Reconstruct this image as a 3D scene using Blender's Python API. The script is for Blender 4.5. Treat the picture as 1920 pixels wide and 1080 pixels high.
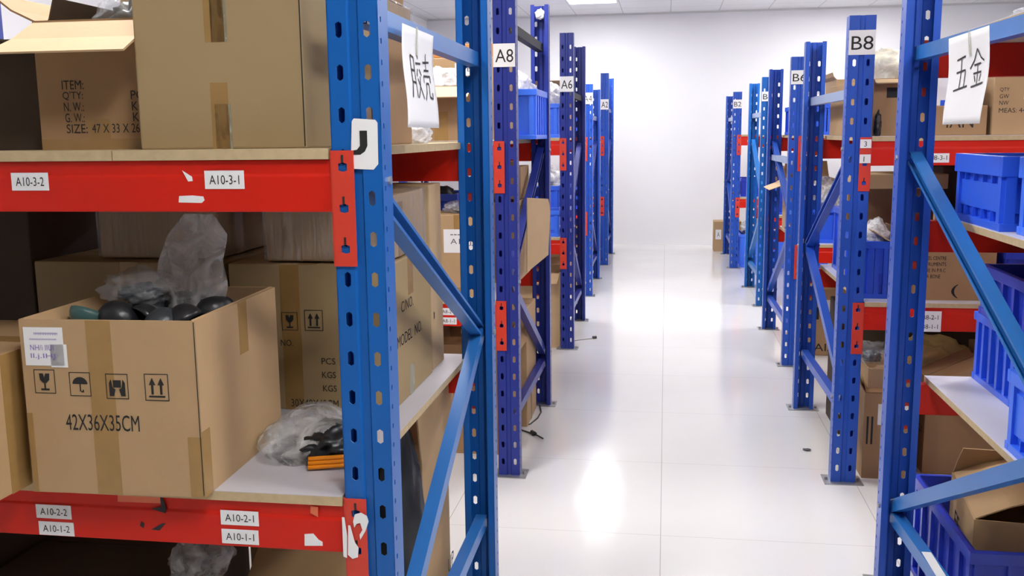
import bpy, bmesh, math, random
from mathutils import Vector, Matrix, noise

for o in list(bpy.data.objects):
    bpy.data.objects.remove(o)
SC = bpy.context.scene
COL = SC.collection
R = math.radians
PI = math.pi

# ------------------------------------------------------------------ camera, world, exposure
cam_data = bpy.data.cameras.new('camera')
cam = bpy.data.objects.new('camera', cam_data)
COL.objects.link(cam)
cam_data.sensor_width = 36.0
cam_data.lens = 36.0 * 1818.8 / 1920.0
cam_data.clip_start = 0.05
PITCH, YAW, ROLL = R(8.955), R(-9.010), R(0.649)
_f = Vector((math.sin(YAW) * math.cos(PITCH), math.cos(YAW) * math.cos(PITCH), -math.sin(PITCH)))
_r = Vector((math.cos(YAW), -math.sin(YAW), 0.0))
_d = _f.cross(_r)
_r2 = _r * math.cos(ROLL) + _d * math.sin(ROLL)
_d2 = _d * math.cos(ROLL) - _r * math.sin(ROLL)
M = Matrix((_r2, -_d2, -_f)).transposed().to_4x4()
M.translation = Vector((0.0, 0.0, 1.45))
cam.matrix_world = M
SC.camera = cam

world = bpy.data.worlds.new('world')
SC.world = world
world.use_nodes = True
world.node_tree.nodes['Background'].inputs[0].default_value = (0.80, 0.88, 1.0, 1)
world.node_tree.nodes['Background'].inputs[1].default_value = 0.3

SC.view_settings.view_transform = 'Standard'
SC.view_settings.look = 'None'
SC.view_settings.gamma = 1.0
SC.view_settings.use_curve_mapping = False
SC.view_settings.exposure = 1.2
PANEL_STRENGTH = 25.0
PANEL_COLOUR = (1.0, 0.985, 0.965)


# ------------------------------------------------------------------ materials
def principled(name, col, rough=0.5, metal=0.0, var=0.0, scale=6.0, bump=0.0, bscale=40.0, stretch=None, spec=0.5):
    m = bpy.data.materials.new(name)
    m.use_nodes = True
    nt = m.node_tree
    b = nt.nodes['Principled BSDF']
    b.inputs['Base Color'].default_value = (*col, 1)
    b.inputs['Roughness'].default_value = rough
    b.inputs['Metallic'].default_value = metal
    b.inputs['Specular IOR Level'].default_value = spec
    if var or bump:
        tc = nt.nodes.new('ShaderNodeTexCoord')
        mp = nt.nodes.new('ShaderNodeMapping')
        nt.links.new(tc.outputs['Object'], mp.inputs['Vector'])
        if stretch:
            mp.inputs['Scale'].default_value = stretch
    if var:
        n = nt.nodes.new('ShaderNodeTexNoise')
        n.inputs['Scale'].default_value = scale
        n.inputs['Detail'].default_value = 5
        nt.links.new(mp.outputs[0], n.inputs['Vector'])
        mx = nt.nodes.new('ShaderNodeMix')
        mx.data_type = 'RGBA'
        lo = [max(0, c * (1 - var)) for c in col]
        hi = [min(1, c * (1 + var)) for c in col]
        mx.inputs[6].default_value = (*lo, 1)
        mx.inputs[7].default_value = (*hi, 1)
        nt.links.new(n.outputs['Fac'], mx.inputs[0])
        nt.links.new(mx.outputs[2], b.inputs['Base Color'])
    if bump:
        n2 = nt.nodes.new('ShaderNodeTexNoise')
        n2.inputs['Scale'].default_value = bscale
        n2.inputs['Detail'].default_value = 4
        nt.links.new(mp.outputs[0], n2.inputs['Vector'])
        bp = nt.nodes.new('ShaderNodeBump')
        bp.inputs['Strength'].default_value = bump
        bp.inputs['Distance'].default_value = 0.01
        nt.links.new(n2.outputs['Fac'], bp.inputs['Height'])
        nt.links.new(bp.outputs[0], b.inputs['Normal'])
    return m


def emission(name, col, strength):
    m = bpy.data.materials.new(name)
    m.use_nodes = True
    nt = m.node_tree
    nt.nodes.remove(nt.nodes['Principled BSDF'])
    e = nt.nodes.new('ShaderNodeEmission')
    e.inputs[0].default_value = (*col, 1)
    e.inputs[1].default_value = strength
    nt.links.new(e.outputs[0], nt.nodes['Material Output'].inputs[0])
    return m


def film(name, col=(0.9, 0.92, 0.95), cover=0.3, rough=0.12, bump=0.6, bscale=22.0, stretch=None):
    """thin clear plastic: partly see-through, partly glossy and milky"""
    m = bpy.data.materials.new(name)
    m.use_nodes = True
    nt = m.node_tree
    b = nt.nodes['Principled BSDF']
    b.inputs['Base Color'].default_value = (*col, 1)
    b.inputs['Roughness'].default_value = rough
    b.inputs['Specular IOR Level'].default_value = 0.9
    tr = nt.nodes.new('ShaderNodeBsdfTransparent')
    tr.inputs[0].default_value = (0.93, 0.94, 0.95, 1)
    mx = nt.nodes.new('ShaderNodeMixShader')
    tc = nt.nodes.new('ShaderNodeTexCoord')
    mp = nt.nodes.new('ShaderNodeMapping')
    if stretch:
        mp.inputs['Scale'].default_value = stretch
    nt.links.new(tc.outputs['Object'], mp.inputs[0])
    n = nt.nodes.new('ShaderNodeTexNoise')
    n.inputs['Scale'].default_value = bscale
    n.inputs['Detail'].default_value = 6
    n.inputs['Distortion'].default_value = 1.2
    nt.links.new(mp.outputs[0], n.inputs['Vector'])
    mr = nt.nodes.new('ShaderNodeMapRange')
    mr.inputs['From Min'].default_value = 0.35
    mr.inputs['From Max'].default_value = 0.7
    mr.inputs['To Min'].default_value = cover * 0.45
    mr.inputs['To Max'].default_value = min(1.0, cover * 1.8)
    nt.links.new(n.outputs['Fac'], mr.inputs['Value'])
    nt.links.new(mr.outputs[0], mx.inputs[0])
    nt.links.new(tr.outputs[0], mx.inputs[1])
    nt.links.new(b.outputs[0], mx.inputs[2])
    bp = nt.nodes.new('ShaderNodeBump')
    bp.inputs['Strength'].default_value = bump
    bp.inputs['Distance'].default_value = 0.02
    nt.links.new(n.outputs['Fac'], bp.inputs['Height'])
    nt.links.new(bp.outputs[0], b.inputs['Normal'])
    nt.links.new(mx.outputs[0], nt.nodes['Material Output'].inputs[0])
    return m


def grid_material(name, col, line, size, width, off, rough, var=0.03, spec=0.5, noise_rough=0.0):
    """square tiles with thin joints, in world metres"""
    m = bpy.data.materials.new(name)
    m.use_nodes = True
    nt = m.node_tree
    L = nt.links.new
    b = nt.nodes['Principled BSDF']
    b.inputs['Specular IOR Level'].default_value = spec
    geo = nt.nodes.new('ShaderNodeNewGeometry')
    sep = nt.nodes.new('ShaderNodeSeparateXYZ')
    L(geo.outputs['Position'], sep.inputs[0])
    masks = []
    for k in (0, 1):
        a = nt.nodes.new('ShaderNodeMath'); a.operation = 'SUBTRACT'
        L(sep.outputs[k], a.inputs[0]); a.inputs[1].default_value = off[k] - size[k] / 2
        w = nt.nodes.new('ShaderNodeMath'); w.operation = 'FLOORED_MODULO'
        L(a.outputs[0], w.inputs[0]); w.inputs[1].default_value = size[k]
        c = nt.nodes.new('ShaderNodeMath'); c.operation = 'SUBTRACT'
        L(w.outputs[0], c.inputs[0]); c.inputs[1].default_value = size[k] / 2
        ab = nt.nodes.new('ShaderNodeMath'); ab.operation = 'ABSOLUTE'
        L(c.outputs[0], ab.inputs[0])
        lt = nt.nodes.new('ShaderNodeMath'); lt.operation = 'LESS_THAN'
        L(ab.outputs[0], lt.inputs[0]); lt.inputs[1].default_value = width[k] / 2
        masks.append(lt)
    mxm = nt.nodes.new('ShaderNodeMath'); mxm.operation = 'MAXIMUM'
    L(masks[0].outputs[0], mxm.inputs[0]); L(masks[1].outputs[0], mxm.inputs[1])
    n = nt.nodes.new('ShaderNodeTexNoise')
    n.inputs['Scale'].default_value = 1.6
    n.inputs['Detail'].default_value = 7
    n.inputs['Distortion'].default_value = 0.8
    L(geo.outputs['Position'], n.inputs['Vector'])
    cm = nt.nodes.new('ShaderNodeMix'); cm.data_type = 'RGBA'
    cm.inputs[6].default_value = (*[c * (1 - var) for c in col], 1)
    cm.inputs[7].default_value = (*[min(1, c * (1 + var)) for c in col], 1)
    L(n.outputs['Fac'], cm.inputs[0])
    fm = nt.nodes.new('ShaderNodeMix'); fm.data_type = 'RGBA'
    L(mxm.outputs[0], fm.inputs[0]); L(cm.outputs[2], fm.inputs[6])
    fm.inputs[7].default_value = (*line, 1)
    L(fm.outputs[2], b.inputs['Base Color'])
    mr = nt.nodes.new('ShaderNodeMapRange')
    mr.inputs['To Min'].default_value = rough
    mr.inputs['To Max'].default_value = rough + noise_rough
    L(n.outputs['Fac'], mr.inputs['Value'])
    L(mr.outputs[0], b.inputs['Roughness'])
    return m


MT = dict(
    azure=principled('azure_lit_paint', (0.006, 0.105, 0.40), 0.34, var=0.10, scale=9, spec=0.35),  # rack blues differ by row: differences in light are put into the paint
    azure_light=principled('azure_brace_paint', (0.020, 0.150, 0.47), 0.34, var=0.10, scale=9),
    navy=principled('navy_dim_paint', (0.020, 0.036, 0.25), 0.34, var=0.10, scale=9, spec=0.35),
    royal=principled('royal_lit_paint', (0.020, 0.085, 0.46), 0.34, var=0.10, scale=9, spec=0.35),
    black_steel=principled('dark_steel_paint', (0.010, 0.011, 0.016), 0.6, spec=0.2),
    pale_steel=principled('pale_blue_paint', (0.28, 0.36, 0.55), 0.4),
    red=principled('red_paint', (0.60, 0.014, 0.004), 0.40, var=0.12, scale=7, spec=0.3),
    red_orange=principled('orange_red_paint', (0.62, 0.045, 0.022), 0.4, var=0.15, scale=20),
    zinc=principled('zinc', (0.42, 0.42, 0.42), 0.4, 0.8),
    board=principled('chipboard', (0.50, 0.38, 0.22), 0.8, var=0.2, scale=60),
    laminate=principled('white_laminate', (0.70, 0.68, 0.74), 0.35, var=0.04, scale=5),
    laminate_shade=principled('shaded_white_laminate', (0.50, 0.48, 0.52), 0.4, var=0.06, scale=5),  # white laminate darkened, shade inside the left rack put into the colour
    kraft=principled('kraft_cardboard', (0.44, 0.285, 0.145), 0.75, var=0.07, scale=14, bump=0.05, bscale=60),
    kraft_b=principled('brown_cardboard', (0.36, 0.215, 0.105), 0.75, var=0.08, scale=14, bump=0.05, bscale=60),
    kraft_c=principled('pale_cardboard', (0.52, 0.36, 0.20), 0.75, var=0.07, scale=14, bump=0.05, bscale=60),
    kraft_d=principled('olive_cardboard', (0.36, 0.255, 0.125), 0.7, var=0.05, scale=10, bump=0.04, bscale=60),
    kraft_dark_shade=principled('dark_shade_cardboard', (0.06, 0.038, 0.022), 0.8, var=0.1, scale=14),  # cardboard with the shelf shade put into its colour
    tape=principled('brown_tape', (0.34, 0.200, 0.070), 0.25, var=0.15, scale=25),
    clear_tape=film('clear_tape', (0.80, 0.80, 0.62), 0.35, 0.1, 0.9, 40.0, (1, 1, 0.3)),
    ink=principled('black_ink', (0.012, 0.012, 0.012), 0.7),
    grey_ink=principled('grey_ink', (0.10, 0.10, 0.12), 0.7),
    paper=principled('white_paper', (0.83, 0.83, 0.86), 0.8, var=0.03, scale=8),
    sticker=principled('label_paper', (0.80, 0.80, 0.81), 0.5),
    green_ink=principled('green_ink', (0.05, 0.35, 0.10), 0.7),
    violet_ink=principled('violet_ink', (0.22, 0.15, 0.45), 0.7),
    crate=principled('blue_plastic', (0.028, 0.120, 0.78), 0.35, var=0.05, scale=6),
    crate_dark=principled('deep_blue_plastic', (0.018, 0.045, 0.48), 0.35, var=0.05, scale=6),
    crate_light=principled('bright_blue_plastic', (0.05, 0.19, 0.95), 0.35, var=0.05, scale=6),
    film=film('clear_film', cover=0.14, bscale=14.0),
    film_grey=film('grey_film', (0.80, 0.79, 0.78), 0.32, 0.10, 0.9, 16.0),
    film_white=film('milky_film', (0.9, 0.9, 0.92), 0.75, 0.25, 0.6, 20.0),
    film_cream=film('cream_film', (0.86, 0.80, 0.62), 0.8, 0.2, 0.5, 14.0),
    film_yellow=film('yellow_film', (0.88, 0.74, 0.32), 1.6, 0.35, 0.7, 14.0),
    wrap=film('stretch_wrap', (0.85, 0.85, 0.86), 0.17, 0.08, 1.0, 9.0, (10, 10, 0.8)),
    black=principled('black_plastic', (0.012, 0.014, 0.017), 0.35, bump=0.15, bscale=30),
    graphite=principled('graphite_plastic', (0.035, 0.042, 0.048), 0.35, bump=0.2, bscale=30),
    teal=principled('teal_plastic', (0.045, 0.105, 0.10), 0.4),
    orange=principled('orange_plastic', (1.0, 0.32, 0.012), 0.35),
    orange_card=principled('orange_card', (0.55, 0.22, 0.04), 0.6),
    patch=principled('orange_patch', (0.72, 0.16, 0.07), 0.5),
    rubber=principled('black_rubber', (0.02, 0.02, 0.02), 0.5),
    scuff=principled('black_scuff', (0.02, 0.015, 0.015), 0.7),
    wall=principled('white_plaster', (0.80, 0.80, 0.82), 0.65, var=0.015, scale=1.5, bump=0.03, bscale=120),
    frame_white=principled('white_trim', (0.72, 0.72, 0.72), 0.5),
    trim=principled('grey_trim', (0.62, 0.63, 0.62), 0.5),
    diffuser=emission('panel_light', PANEL_COLOUR, PANEL_STRENGTH),
    floor=grid_material('porcelain_tile', (0.70, 0.69, 0.68), (0.42, 0.41, 0.40), (0.8, 0.8), (0.003, 0.002), (0.0, 0.2), 0.08, 0.05, 0.5, 0.07),
    ceiling=grid_material('ceiling_tile', (0.74, 0.74, 0.75), (0.50, 0.50, 0.50), (0.6, 0.6), (0.012, 0.012), (-1.16, 11.75), 0.7, 0.02),
)


# ------------------------------------------------------------------ mesh helpers
class MB:
    def __init__(self):
        self.v = []; self.f = []; self.m = []

    def add(self, verts, faces, mat=0):
        n = len(self.v)
        self.v += [tuple(p) for p in verts]
        self.f += [tuple(i + n for i in fc) for fc in faces]
        self.m += [mat] * len(faces)
        return self

    def box(self, x0, x1, y0, y1, z0, z1, mat=0, mtx=None):
        vs = [Vector((x, y, z)) for z in (z0, z1) for y in (y0, y1) for x in (x0, x1)]
        if mtx:
            vs = [mtx @ p for p in vs]
        return self.add(vs, [(0, 2, 3, 1), (4, 5, 7, 6), (0, 1, 5, 4), (2, 6, 7, 3), (0, 4, 6, 2), (1, 3, 7, 5)], mat)

    def poly2(self, pts, O, U, V, mat=0):
        self.add([O + U * a + V * b for a, b in pts], [tuple(range(len(pts)))], mat)
        return self

    def rect2(self, a0, b0, a1, b1, O, U, V, mat=0):
        return self.poly2([(a0, b0), (a1, b0), (a1, b1), (a0, b1)], O, U, V, mat)

    def tube(self, pts, r, seg=8, mat=0, caps=True):
        pts = [Vector(p) for p in pts]
        rr = r if isinstance(r, (list, tuple)) else [r] * len(pts)
        n0 = len(self.v)
        prev = None
        for i, p in enumerate(pts):
            t = (pts[min(i + 1, len(pts) - 1)] - pts[max(i - 1, 0)]).normalized()
            a = prev if prev is not None else Vector((0.13, 0.31, 0.94))
            a = (a - t * a.dot(t))
            if a.length < 1e-4:
                a = Vector((1, 0, 0)) - t * t.x
            a.normalize(); b = t.cross(a); prev = a
            for k in range(seg):
                ang = 2 * PI * k / seg
                self.v.append(tuple(p + (a * math.cos(ang) + b * math.sin(ang)) * rr[i]))
        for i in range(len(pts) - 1):
            for k in range(seg):
                k2 = (k + 1) % seg
                self.f.append((n0 + i * seg + k, n0 + i * seg + k2, n0 + (i + 1) * seg + k2, n0 + (i + 1) * seg + k)); self.m.append(mat)
        if caps:
            self.f.append(tuple(n0 + k for k in reversed(range(seg)))); self.m.append(mat)
            e = n0 + (len(pts) - 1) * seg
            self.f.append(tuple(e + k for k in range(seg))); self.m.append(mat)
        return self

    def mesh(self, name, mats, smooth=False, bevel=0.0):
        me = bpy.data.meshes.new(name)
        me.from_pydata(self.v, [], self.f)
        for mm in mats:
            me.materials.append(mm)
        me.polygons.foreach_set('material_index', self.m)
        if smooth:
            me.polygons.foreach_set('use_smooth', [True] * len(me.polygons))
        if bevel:
            bm = bmesh.new(); bm.from_mesh(me)
            es = [e for e in bm.edges if len(e.link_faces) == 2 and e.calc_face_angle(0) > 0.5]
            bmesh.ops.bevel(bm, geom=es, offset=bevel, segments=2, profile=0.6, affect='EDGES', clamp_overlap=True)
            bm.to_mesh(me); bm.free()
        me.update()
        return me

    def build(self, name, mats, parent=None, smooth=False, bevel=0.0, loc=None):
        if not isinstance(mats, (list, tuple)):
            mats = [mats]
        return link(name, self.mesh(name, mats, smooth, bevel), parent, loc)


def link(name, me, parent=None, loc=None):
    o = bpy.data.objects.new(name, me)
    COL.objects.link(o)
    if parent:
        o.parent = parent
    if loc is not None:
        o.location = loc
    return o


def tag(o, label, cat, group=None, kind=None):
    o['label'] = label
    o['category'] = cat
    if group:
        o['group'] = group
    if kind:
        o['kind'] = kind
    return o


def thing(name, label, cat, loc=(0, 0, 0), rot=0.0, group=None):
    o = bpy.data.objects.new(name, None)
    o.empty_display_size = 0.1
    COL.objects.link(o)
    o.location = loc
    o.rotation_euler = (0, 0, rot)
    return tag(o, label, cat, group)


def structure(name, mb, mat):
    o = mb.build(name, mat)
    o['kind'] = 'structure'
    return o


_txt = {}


def text_geo(s):
    """outline letters as flat faces, origin at lower left, cap height 1"""
    if s not in _txt:
        cu = bpy.data.curves.new('t', 'FONT')
        cu.body = s
        cu.resolution_u = 3
        ob = bpy.data.objects.new('t', cu)
        COL.objects.link(ob)
        dg = bpy.context.evaluated_depsgraph_get()
        dg.update()
        me = bpy.data.meshes.new_from_object(ob.evaluated_get(dg))
        vs = [(p.co.x, p.co.y) for p in me.vertices]
        fs = [tuple(p.vertices) for p in me.polygons]
        bpy.data.objects.remove(ob); bpy.data.curves.remove(cu); bpy.data.meshes.remove(me)
        x0 = min(p[0] for p in vs); y0 = min(p[1] for p in vs); y1 = max(p[1] for p in vs); x1 = max(p[0] for p in vs)
        k = 1.0 / max(y1 - y0, 1e-6)
        _txt[s] = ([((x - x0) * k, (y - y0) * k) for x, y in vs], fs, (x1 - x0) * k)
    return _txt[s]


def add_text(mb, s, O, U, V, h, w=None, mat=0, centre=False):
    vs, fs, tw = text_geo(s)
    sx = h if w is None else w / tw
    off = -tw * sx / 2 if centre else 0
    mb.add([O + U * (x * sx + off) + V * (y * h) for x, y in vs], fs, mat)


def strokes(mb, lines, O, U, V, w, mat=0):
    """handwritten strokes as thin flat ribbons"""
    for ln in lines:
        for (a, b), (c, d) in zip(ln, ln[1:]):
            L = math.hypot(c - a, d - b)
            if L < 1e-6:
                continue
            nx, ny = -(d - b) / L * w / 2, (c - a) / L * w / 2
            mb.poly2([(a + nx, b + ny), (a - nx, b - ny), (c - nx, d - ny), (c + nx, d + ny)], O, U, V, mat)


def icons(mb, which, O, U, V, s, mat):
    """carton handling marks in thin frames, s = side"""
    t = s * 0.035
    for (a0, b0, a1, b1) in ((0, 0, s, t), (0, s * 1.1 - t, s, s * 1.1), (0, 0, t, s * 1.1), (s - t, 0, s, s * 1.1)):
        mb.rect2(a0, b0, a1, b1, O, U, V, mat)
    q = lambda pts: mb.poly2([(x * s, y * s) for x, y in pts], O, U, V, mat)
    if which == 'glass':
        q([(0.25, 0.92), (0.28, 0.62), (0.42, 0.48), (0.58, 0.48), (0.72, 0.62), (0.75, 0.92), (0.55, 0.92), (0.48, 0.74), (0.44, 0.92)])
        q([(0.46, 0.22), (0.54, 0.22), (0.54, 0.5), (0.46, 0.5)])
        q([(0.3, 0.14), (0.7, 0.14), (0.7, 0.23), (0.3, 0.23)])
    elif which == 'umbrella':
        q([(0.5 + 0.36 * math.cos(a), 0.56 + 0.32 * math.sin(a)) for a in [PI * k / 10 for k in range(11)]])
        q([(0.47, 0.22), (0.53, 0.22), (0.53, 0.6), (0.47, 0.6)])
        q([(0.53, 0.18), (0.66, 0.18), (0.66, 0.3), (0.6, 0.3), (0.6, 0.24), (0.53, 0.24)])
    elif which == 'hands':
        q([(0.32, 0.5), (0.68, 0.5), (0.68, 0.82), (0.32, 0.82)])
        q([(0.14, 0.12), (0.34, 0.12), (0.42, 0.42), (0.3, 0.5), (0.24, 0.86), (0.14, 0.7)])
        q([(0.86, 0.12), (0.66, 0.12), (0.58, 0.42), (0.7, 0.5), (0.76, 0.86), (0.86, 0.7)])
    else:
        for cx in (0.32, 0.68):
            q([(cx - 0.05, 0.26), (cx + 0.05, 0.26), (cx + 0.05, 0.66), (cx - 0.05, 0.66)])
            q([(cx - 0.14, 0.64), (cx + 0.14, 0.64), (cx, 0.94)])
        q([(0.16, 0.14), (0.84, 0.14), (0.84, 0.21), (0.16, 0.21)])


def holed_strip(mb, O, U, V, width, height, holes, mat=0, oct_=True):
    """flat strip from O along U (width) and V (height) with real openings; holes = (u, v, half_u, half_v), sorted by v, one per row"""
    cur = 0.0
    for (u, v, hu, hv) in holes:
        pad = hv + 0.004
        v0, v1 = v - pad, v + pad
        if v0 > cur + 1e-5:
            mb.rect2(0, cur, width, v0, O, U, V, mat)
        c = [(0, v0), (u, v0), (width, v0), (width, v), (width, v1), (u, v1), (0, v1), (0, v)]
        k = 0.62
        h = [(u - hu * k, v - hv * k), (u, v - hv), (u + hu * k, v - hv * k), (u + hu, v), (u + hu * k, v + hv * k), (u, v + hv), (u - hu * k, v + hv * k), (u - hu, v)]
        if oct_:
            h = [(u - hu, v - hv * 0.72), (u, v - hv), (u + hu, v - hv * 0.72), (u + hu, v), (u + hu, v + hv * 0.72), (u, v + hv), (u - hu, v + hv * 0.72), (u - hu, v)]
        pts = [O + U * a + V * b for a, b in c + h]
        mb.add(pts, [(i, (i + 1) % 8, 8 + (i + 1) % 8, 8 + i) for i in range(8)], mat)
        cur = v1
    if height > cur + 1e-5:
        mb.rect2(0, cur, width, height, O, U, V, mat)


def solidify(me, t):
    ob = bpy.data.objects.new('tmp', me)
    COL.objects.link(ob)
    md = ob.modifiers.new('s', 'SOLIDIFY')
    md.thickness = t
    md.offset = -1.0
    dg = bpy.context.evaluated_depsgraph_get()
    dg.update()
    out = bpy.data.meshes.new_from_object(ob.evaluated_get(dg))
    out.name = me.name
    bpy.data.objects.remove(ob); bpy.data.meshes.remove(me)
    return out


# ------------------------------------------------------------------ the room
XW0, XW1, YW0, YW1, HC = -3.14, 4.30, -8.0, 12.87, 2.97
structure('floor', MB().box(XW0 - .1, XW1 + .1, YW0 - .1, YW1 + .1, -0.1, 0), MT['floor'])
structure('ceiling', MB().box(XW0 - .1, XW1 + .1, YW0 - .1, YW1 + .1, HC, HC + 0.1), MT['ceiling'])
structure('wall_back', MB().box(XW0 - .1, XW1 + .1, YW1, YW1 + .1, 0, HC), MT['wall'])
structure('wall_front', MB().box(XW0 - .1, XW1 + .1, YW0 - .1, YW0, 0, HC), MT['wall'])
structure('wall_left', MB().box(XW0 - .1, XW0, YW0, YW1, 0, HC), MT['wall'])
structure('wall_right', MB().box(XW1, XW1 + .1, YW0, YW1, 0, HC), MT['wall'])
structure('trim_1', MB().box(XW0, XW1, YW1 - 0.022, YW1, HC - 0.022, HC), MT['trim'])
structure('trim_2', MB().box(XW0, XW0 + 0.022, YW0, YW1 - 0.022, HC - 0.022, HC), MT['trim'])
structure('trim_3', MB().box(XW1 - 0.022, XW1, YW0, YW1 - 0.022, HC - 0.022, HC), MT['trim'])


def ceiling_light(cx, cy, label):
    t = thing('ceiling_light', label, 'ceiling light', (cx, cy, HC), 0, 'ceiling light panels')
    L, W = 0.29, 0.29
    fr = MB()
    for (x0, x1, y0, y1) in ((-L, L, -W, -W + .02), (-L, L, W - .02, W), (-L, -L + .02, -W + .02, W - .02), (L - .02, L, -W + .02, W - .02)):
        fr.box(x0, x1, y0, y1, -0.012, 0)
    fr.build('frame', MT['frame_white'], t)
    MB().box(-L + .02, L - .02, -W + .02, W - .02, -0.008, 0).build('diffuser', MT['diffuser'], t)


for cx, cy, where in ((-0.86, 11.45, 'by the far wall, above the A racks'), (-0.86, 7.85, 'above the gap between racks A6 and A4'), (-0.86, 4.25, 'above rack A8'),
                      (-1.46, 2.45, 'added above the open carton on the left foreground rack, for its flap'), (0.34, 8.15, 'added above the far half of the aisle'), (0.34, 0.35, 'added above the camera end of the aisle'),  # three unseen panels added to light the flap, aisle sides and rack fronts
                      (2.14, 11.45, 'by the far wall, above the B racks'), (2.14, 7.85, 'above rack B4'), (2.14, 4.25, 'above rack B8'), (1.54, 1.25, 'above the near end of the right rack')):
    ceiling_light(cx, cy, 'white ceiling light panel ' + where)

# ------------------------------------------------------------------ storage racks
_posts = {}


def post_mesh(W, H, mat):
    key = (W, H, mat)
    if key in _posts:
        return _posts[key]
    mb = MB()
    D = 0.062; g0, g1, gd = 0.011, 0.007, 0.006; lip = 0.02
    Z = Vector((0, 0, 1)); X = Vector((1, 0, 0)); Y = Vector((0, 1, 0))
    n = int((H - 0.06) / 0.075)
    web = W / 2 - g0
    hz = [0.06 + 0.075 * k for k in range(n)]
    holed_strip(mb, Vector((-W / 2, 0, 0)), X, Z, web, H, [(W / 2 - 0.026, z, 0.0062, 0.0145) for z in hz])
    holed_strip(mb, Vector((g0, 0, 0)), X, Z, web, H, [(0.026 - g0, z, 0.0062, 0.0145) for z in hz])
    prof = [(-g0, 0), (-g1, gd), (g1, gd), (g0, 0)]
    for (a, b), (c, d) in zip(prof, prof[1:]):
        mb.add([(a, b, 0), (c, d, 0), (c, d, H), (a, b, H)], [(0, 1, 2, 3)])
    sz = [0.04 + 0.0375 * k for k in range(int((H - 0.05) / 0.0375))]
    holed_strip(mb, Vector((W / 2, 0, 0)), Y, Z, D, H, [(0.016, z, 0.0035, 0.0055) for z in sz])
    holed_strip(mb, Vector((-W / 2, D, 0)), -Y, Z, D, H, [(D - 0.016, z, 0.0035, 0.0055) for z in sz])
    mb.add([(W / 2, D, 0), (W / 2 - lip, D, 0), (W / 2 - lip, D, H), (W / 2, D, H)], [(0, 1, 2, 3)])
    mb.add([(-W / 2 + lip, D, 0), (-W / 2, D, 0), (-W / 2, D, H), (-W / 2 + lip, D, H)], [(0, 1, 2, 3)])
    me = mb.mesh('post', [MT[mat]])
    bm = bmesh.new(); bm.from_mesh(me)
    bmesh.ops.remove_doubles(bm, verts=bm.verts, dist=1e-5)
    bm.to_mesh(me); bm.free()
    _posts[key] = solidify(me, 0.0022)
    return _posts[key]


def sticker(name, parent, O, U, V, w, h, lines, mats=('sticker', 'ink'), n=None, thick=0.0006, margin=0.0):
    """flat label with lettering; lines = (text, u, v, height, width)"""
    n = U.cross(V) if n is None else n
    mb = MB()
    mb.add([O, O + U * w, O + U * w + V * h, O + V * h, O + n * thick, O + U * w + n * thick, O + U * w + V * h + n * thick, O + V * h + n * thick],
           [(3, 2, 1, 0), (4, 5, 6, 7), (0, 1, 5, 4), (1, 2, 6, 5), (2, 3, 7, 6), (3, 0, 4, 7)], 0)
    for (s, u, v, hh, ww) in lines:
        add_text(mb, s, O + n * (thick + 0.0004) + U * u + V * v, U, V, hh, ww, 1)
    return mb.build(name, [MT[m] for m in mats], parent)


def channel(mb, P, Q, up, w, h, t=0.0025, side=1):
    """C channel from P to Q; web on the -x*side side, open on the +x*side side"""
    P = Vector(P); Q = Vector(Q)
    d = (Q - P).normalized(); X = Vector((side, 0, 0)); N = d.cross(X).normalized()
    def slab(a0, a1, b0, b1):
        vs = [p + X * a + N * b for p in (P, Q) for (a, b) in ((a0, b0), (a1, b0), (a1, b1), (a0, b1))]
        mb.add(vs, [(0, 1, 2, 3), (7, 6, 5, 4), (0, 4, 5, 1), (1, 5, 6, 2), (2, 6, 7, 3), (3, 7, 4, 0)])
    slab(-w / 2, -w / 2 + t, -h / 2, h / 2)
    slab(-w / 2 + t, w / 2, -h / 2, -h / 2 + t)
    slab(-w / 2 + t, w / 2, h / 2 - t, h / 2)
    slab(w / 2 - t, w / 2, -h / 2 + t, -h / 2 + 3.2 * t)
    slab(w / 2 - t, w / 2, h / 2 - 3.2 * t, h / 2 - t)


_con = {}


def connector_mesh(hz):
    if hz in _con:
        return _con[hz]
    mb = MB()
    w = 0.042
    X = Vector((1, 0, 0)); Z = Vector((0, 0, 1))
    holes = [(w / 2, z, 0.0085, 0.0085) for z in (0.032, 0.107, 0.182)]
    holed_strip(mb, Vector((-w / 2, 0, 0)), X, Z, w, hz, holes, 0)
    me = solidify(mb.mesh('connector', [MT['red_orange'], MT['scuff']]), 0.003)
    # hook slots above each window
    mb2 = MB()
    for z in (0.032, 0.107, 0.182):
        mb2.box(-0.002, 0.002, -0.0012, 0.0, z + 0.008, z + 0.022, 1)
    bm = bmesh.new(); bm.from_mesh(me)
    tmp = mb2.mesh('t', [MT['red_orange'], MT['scuff']])
    bm.from_mesh(tmp); bm.to_mesh(me); bm.free(); bpy.data.meshes.remove(tmp)
    _con[hz] = me
    return me


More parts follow.
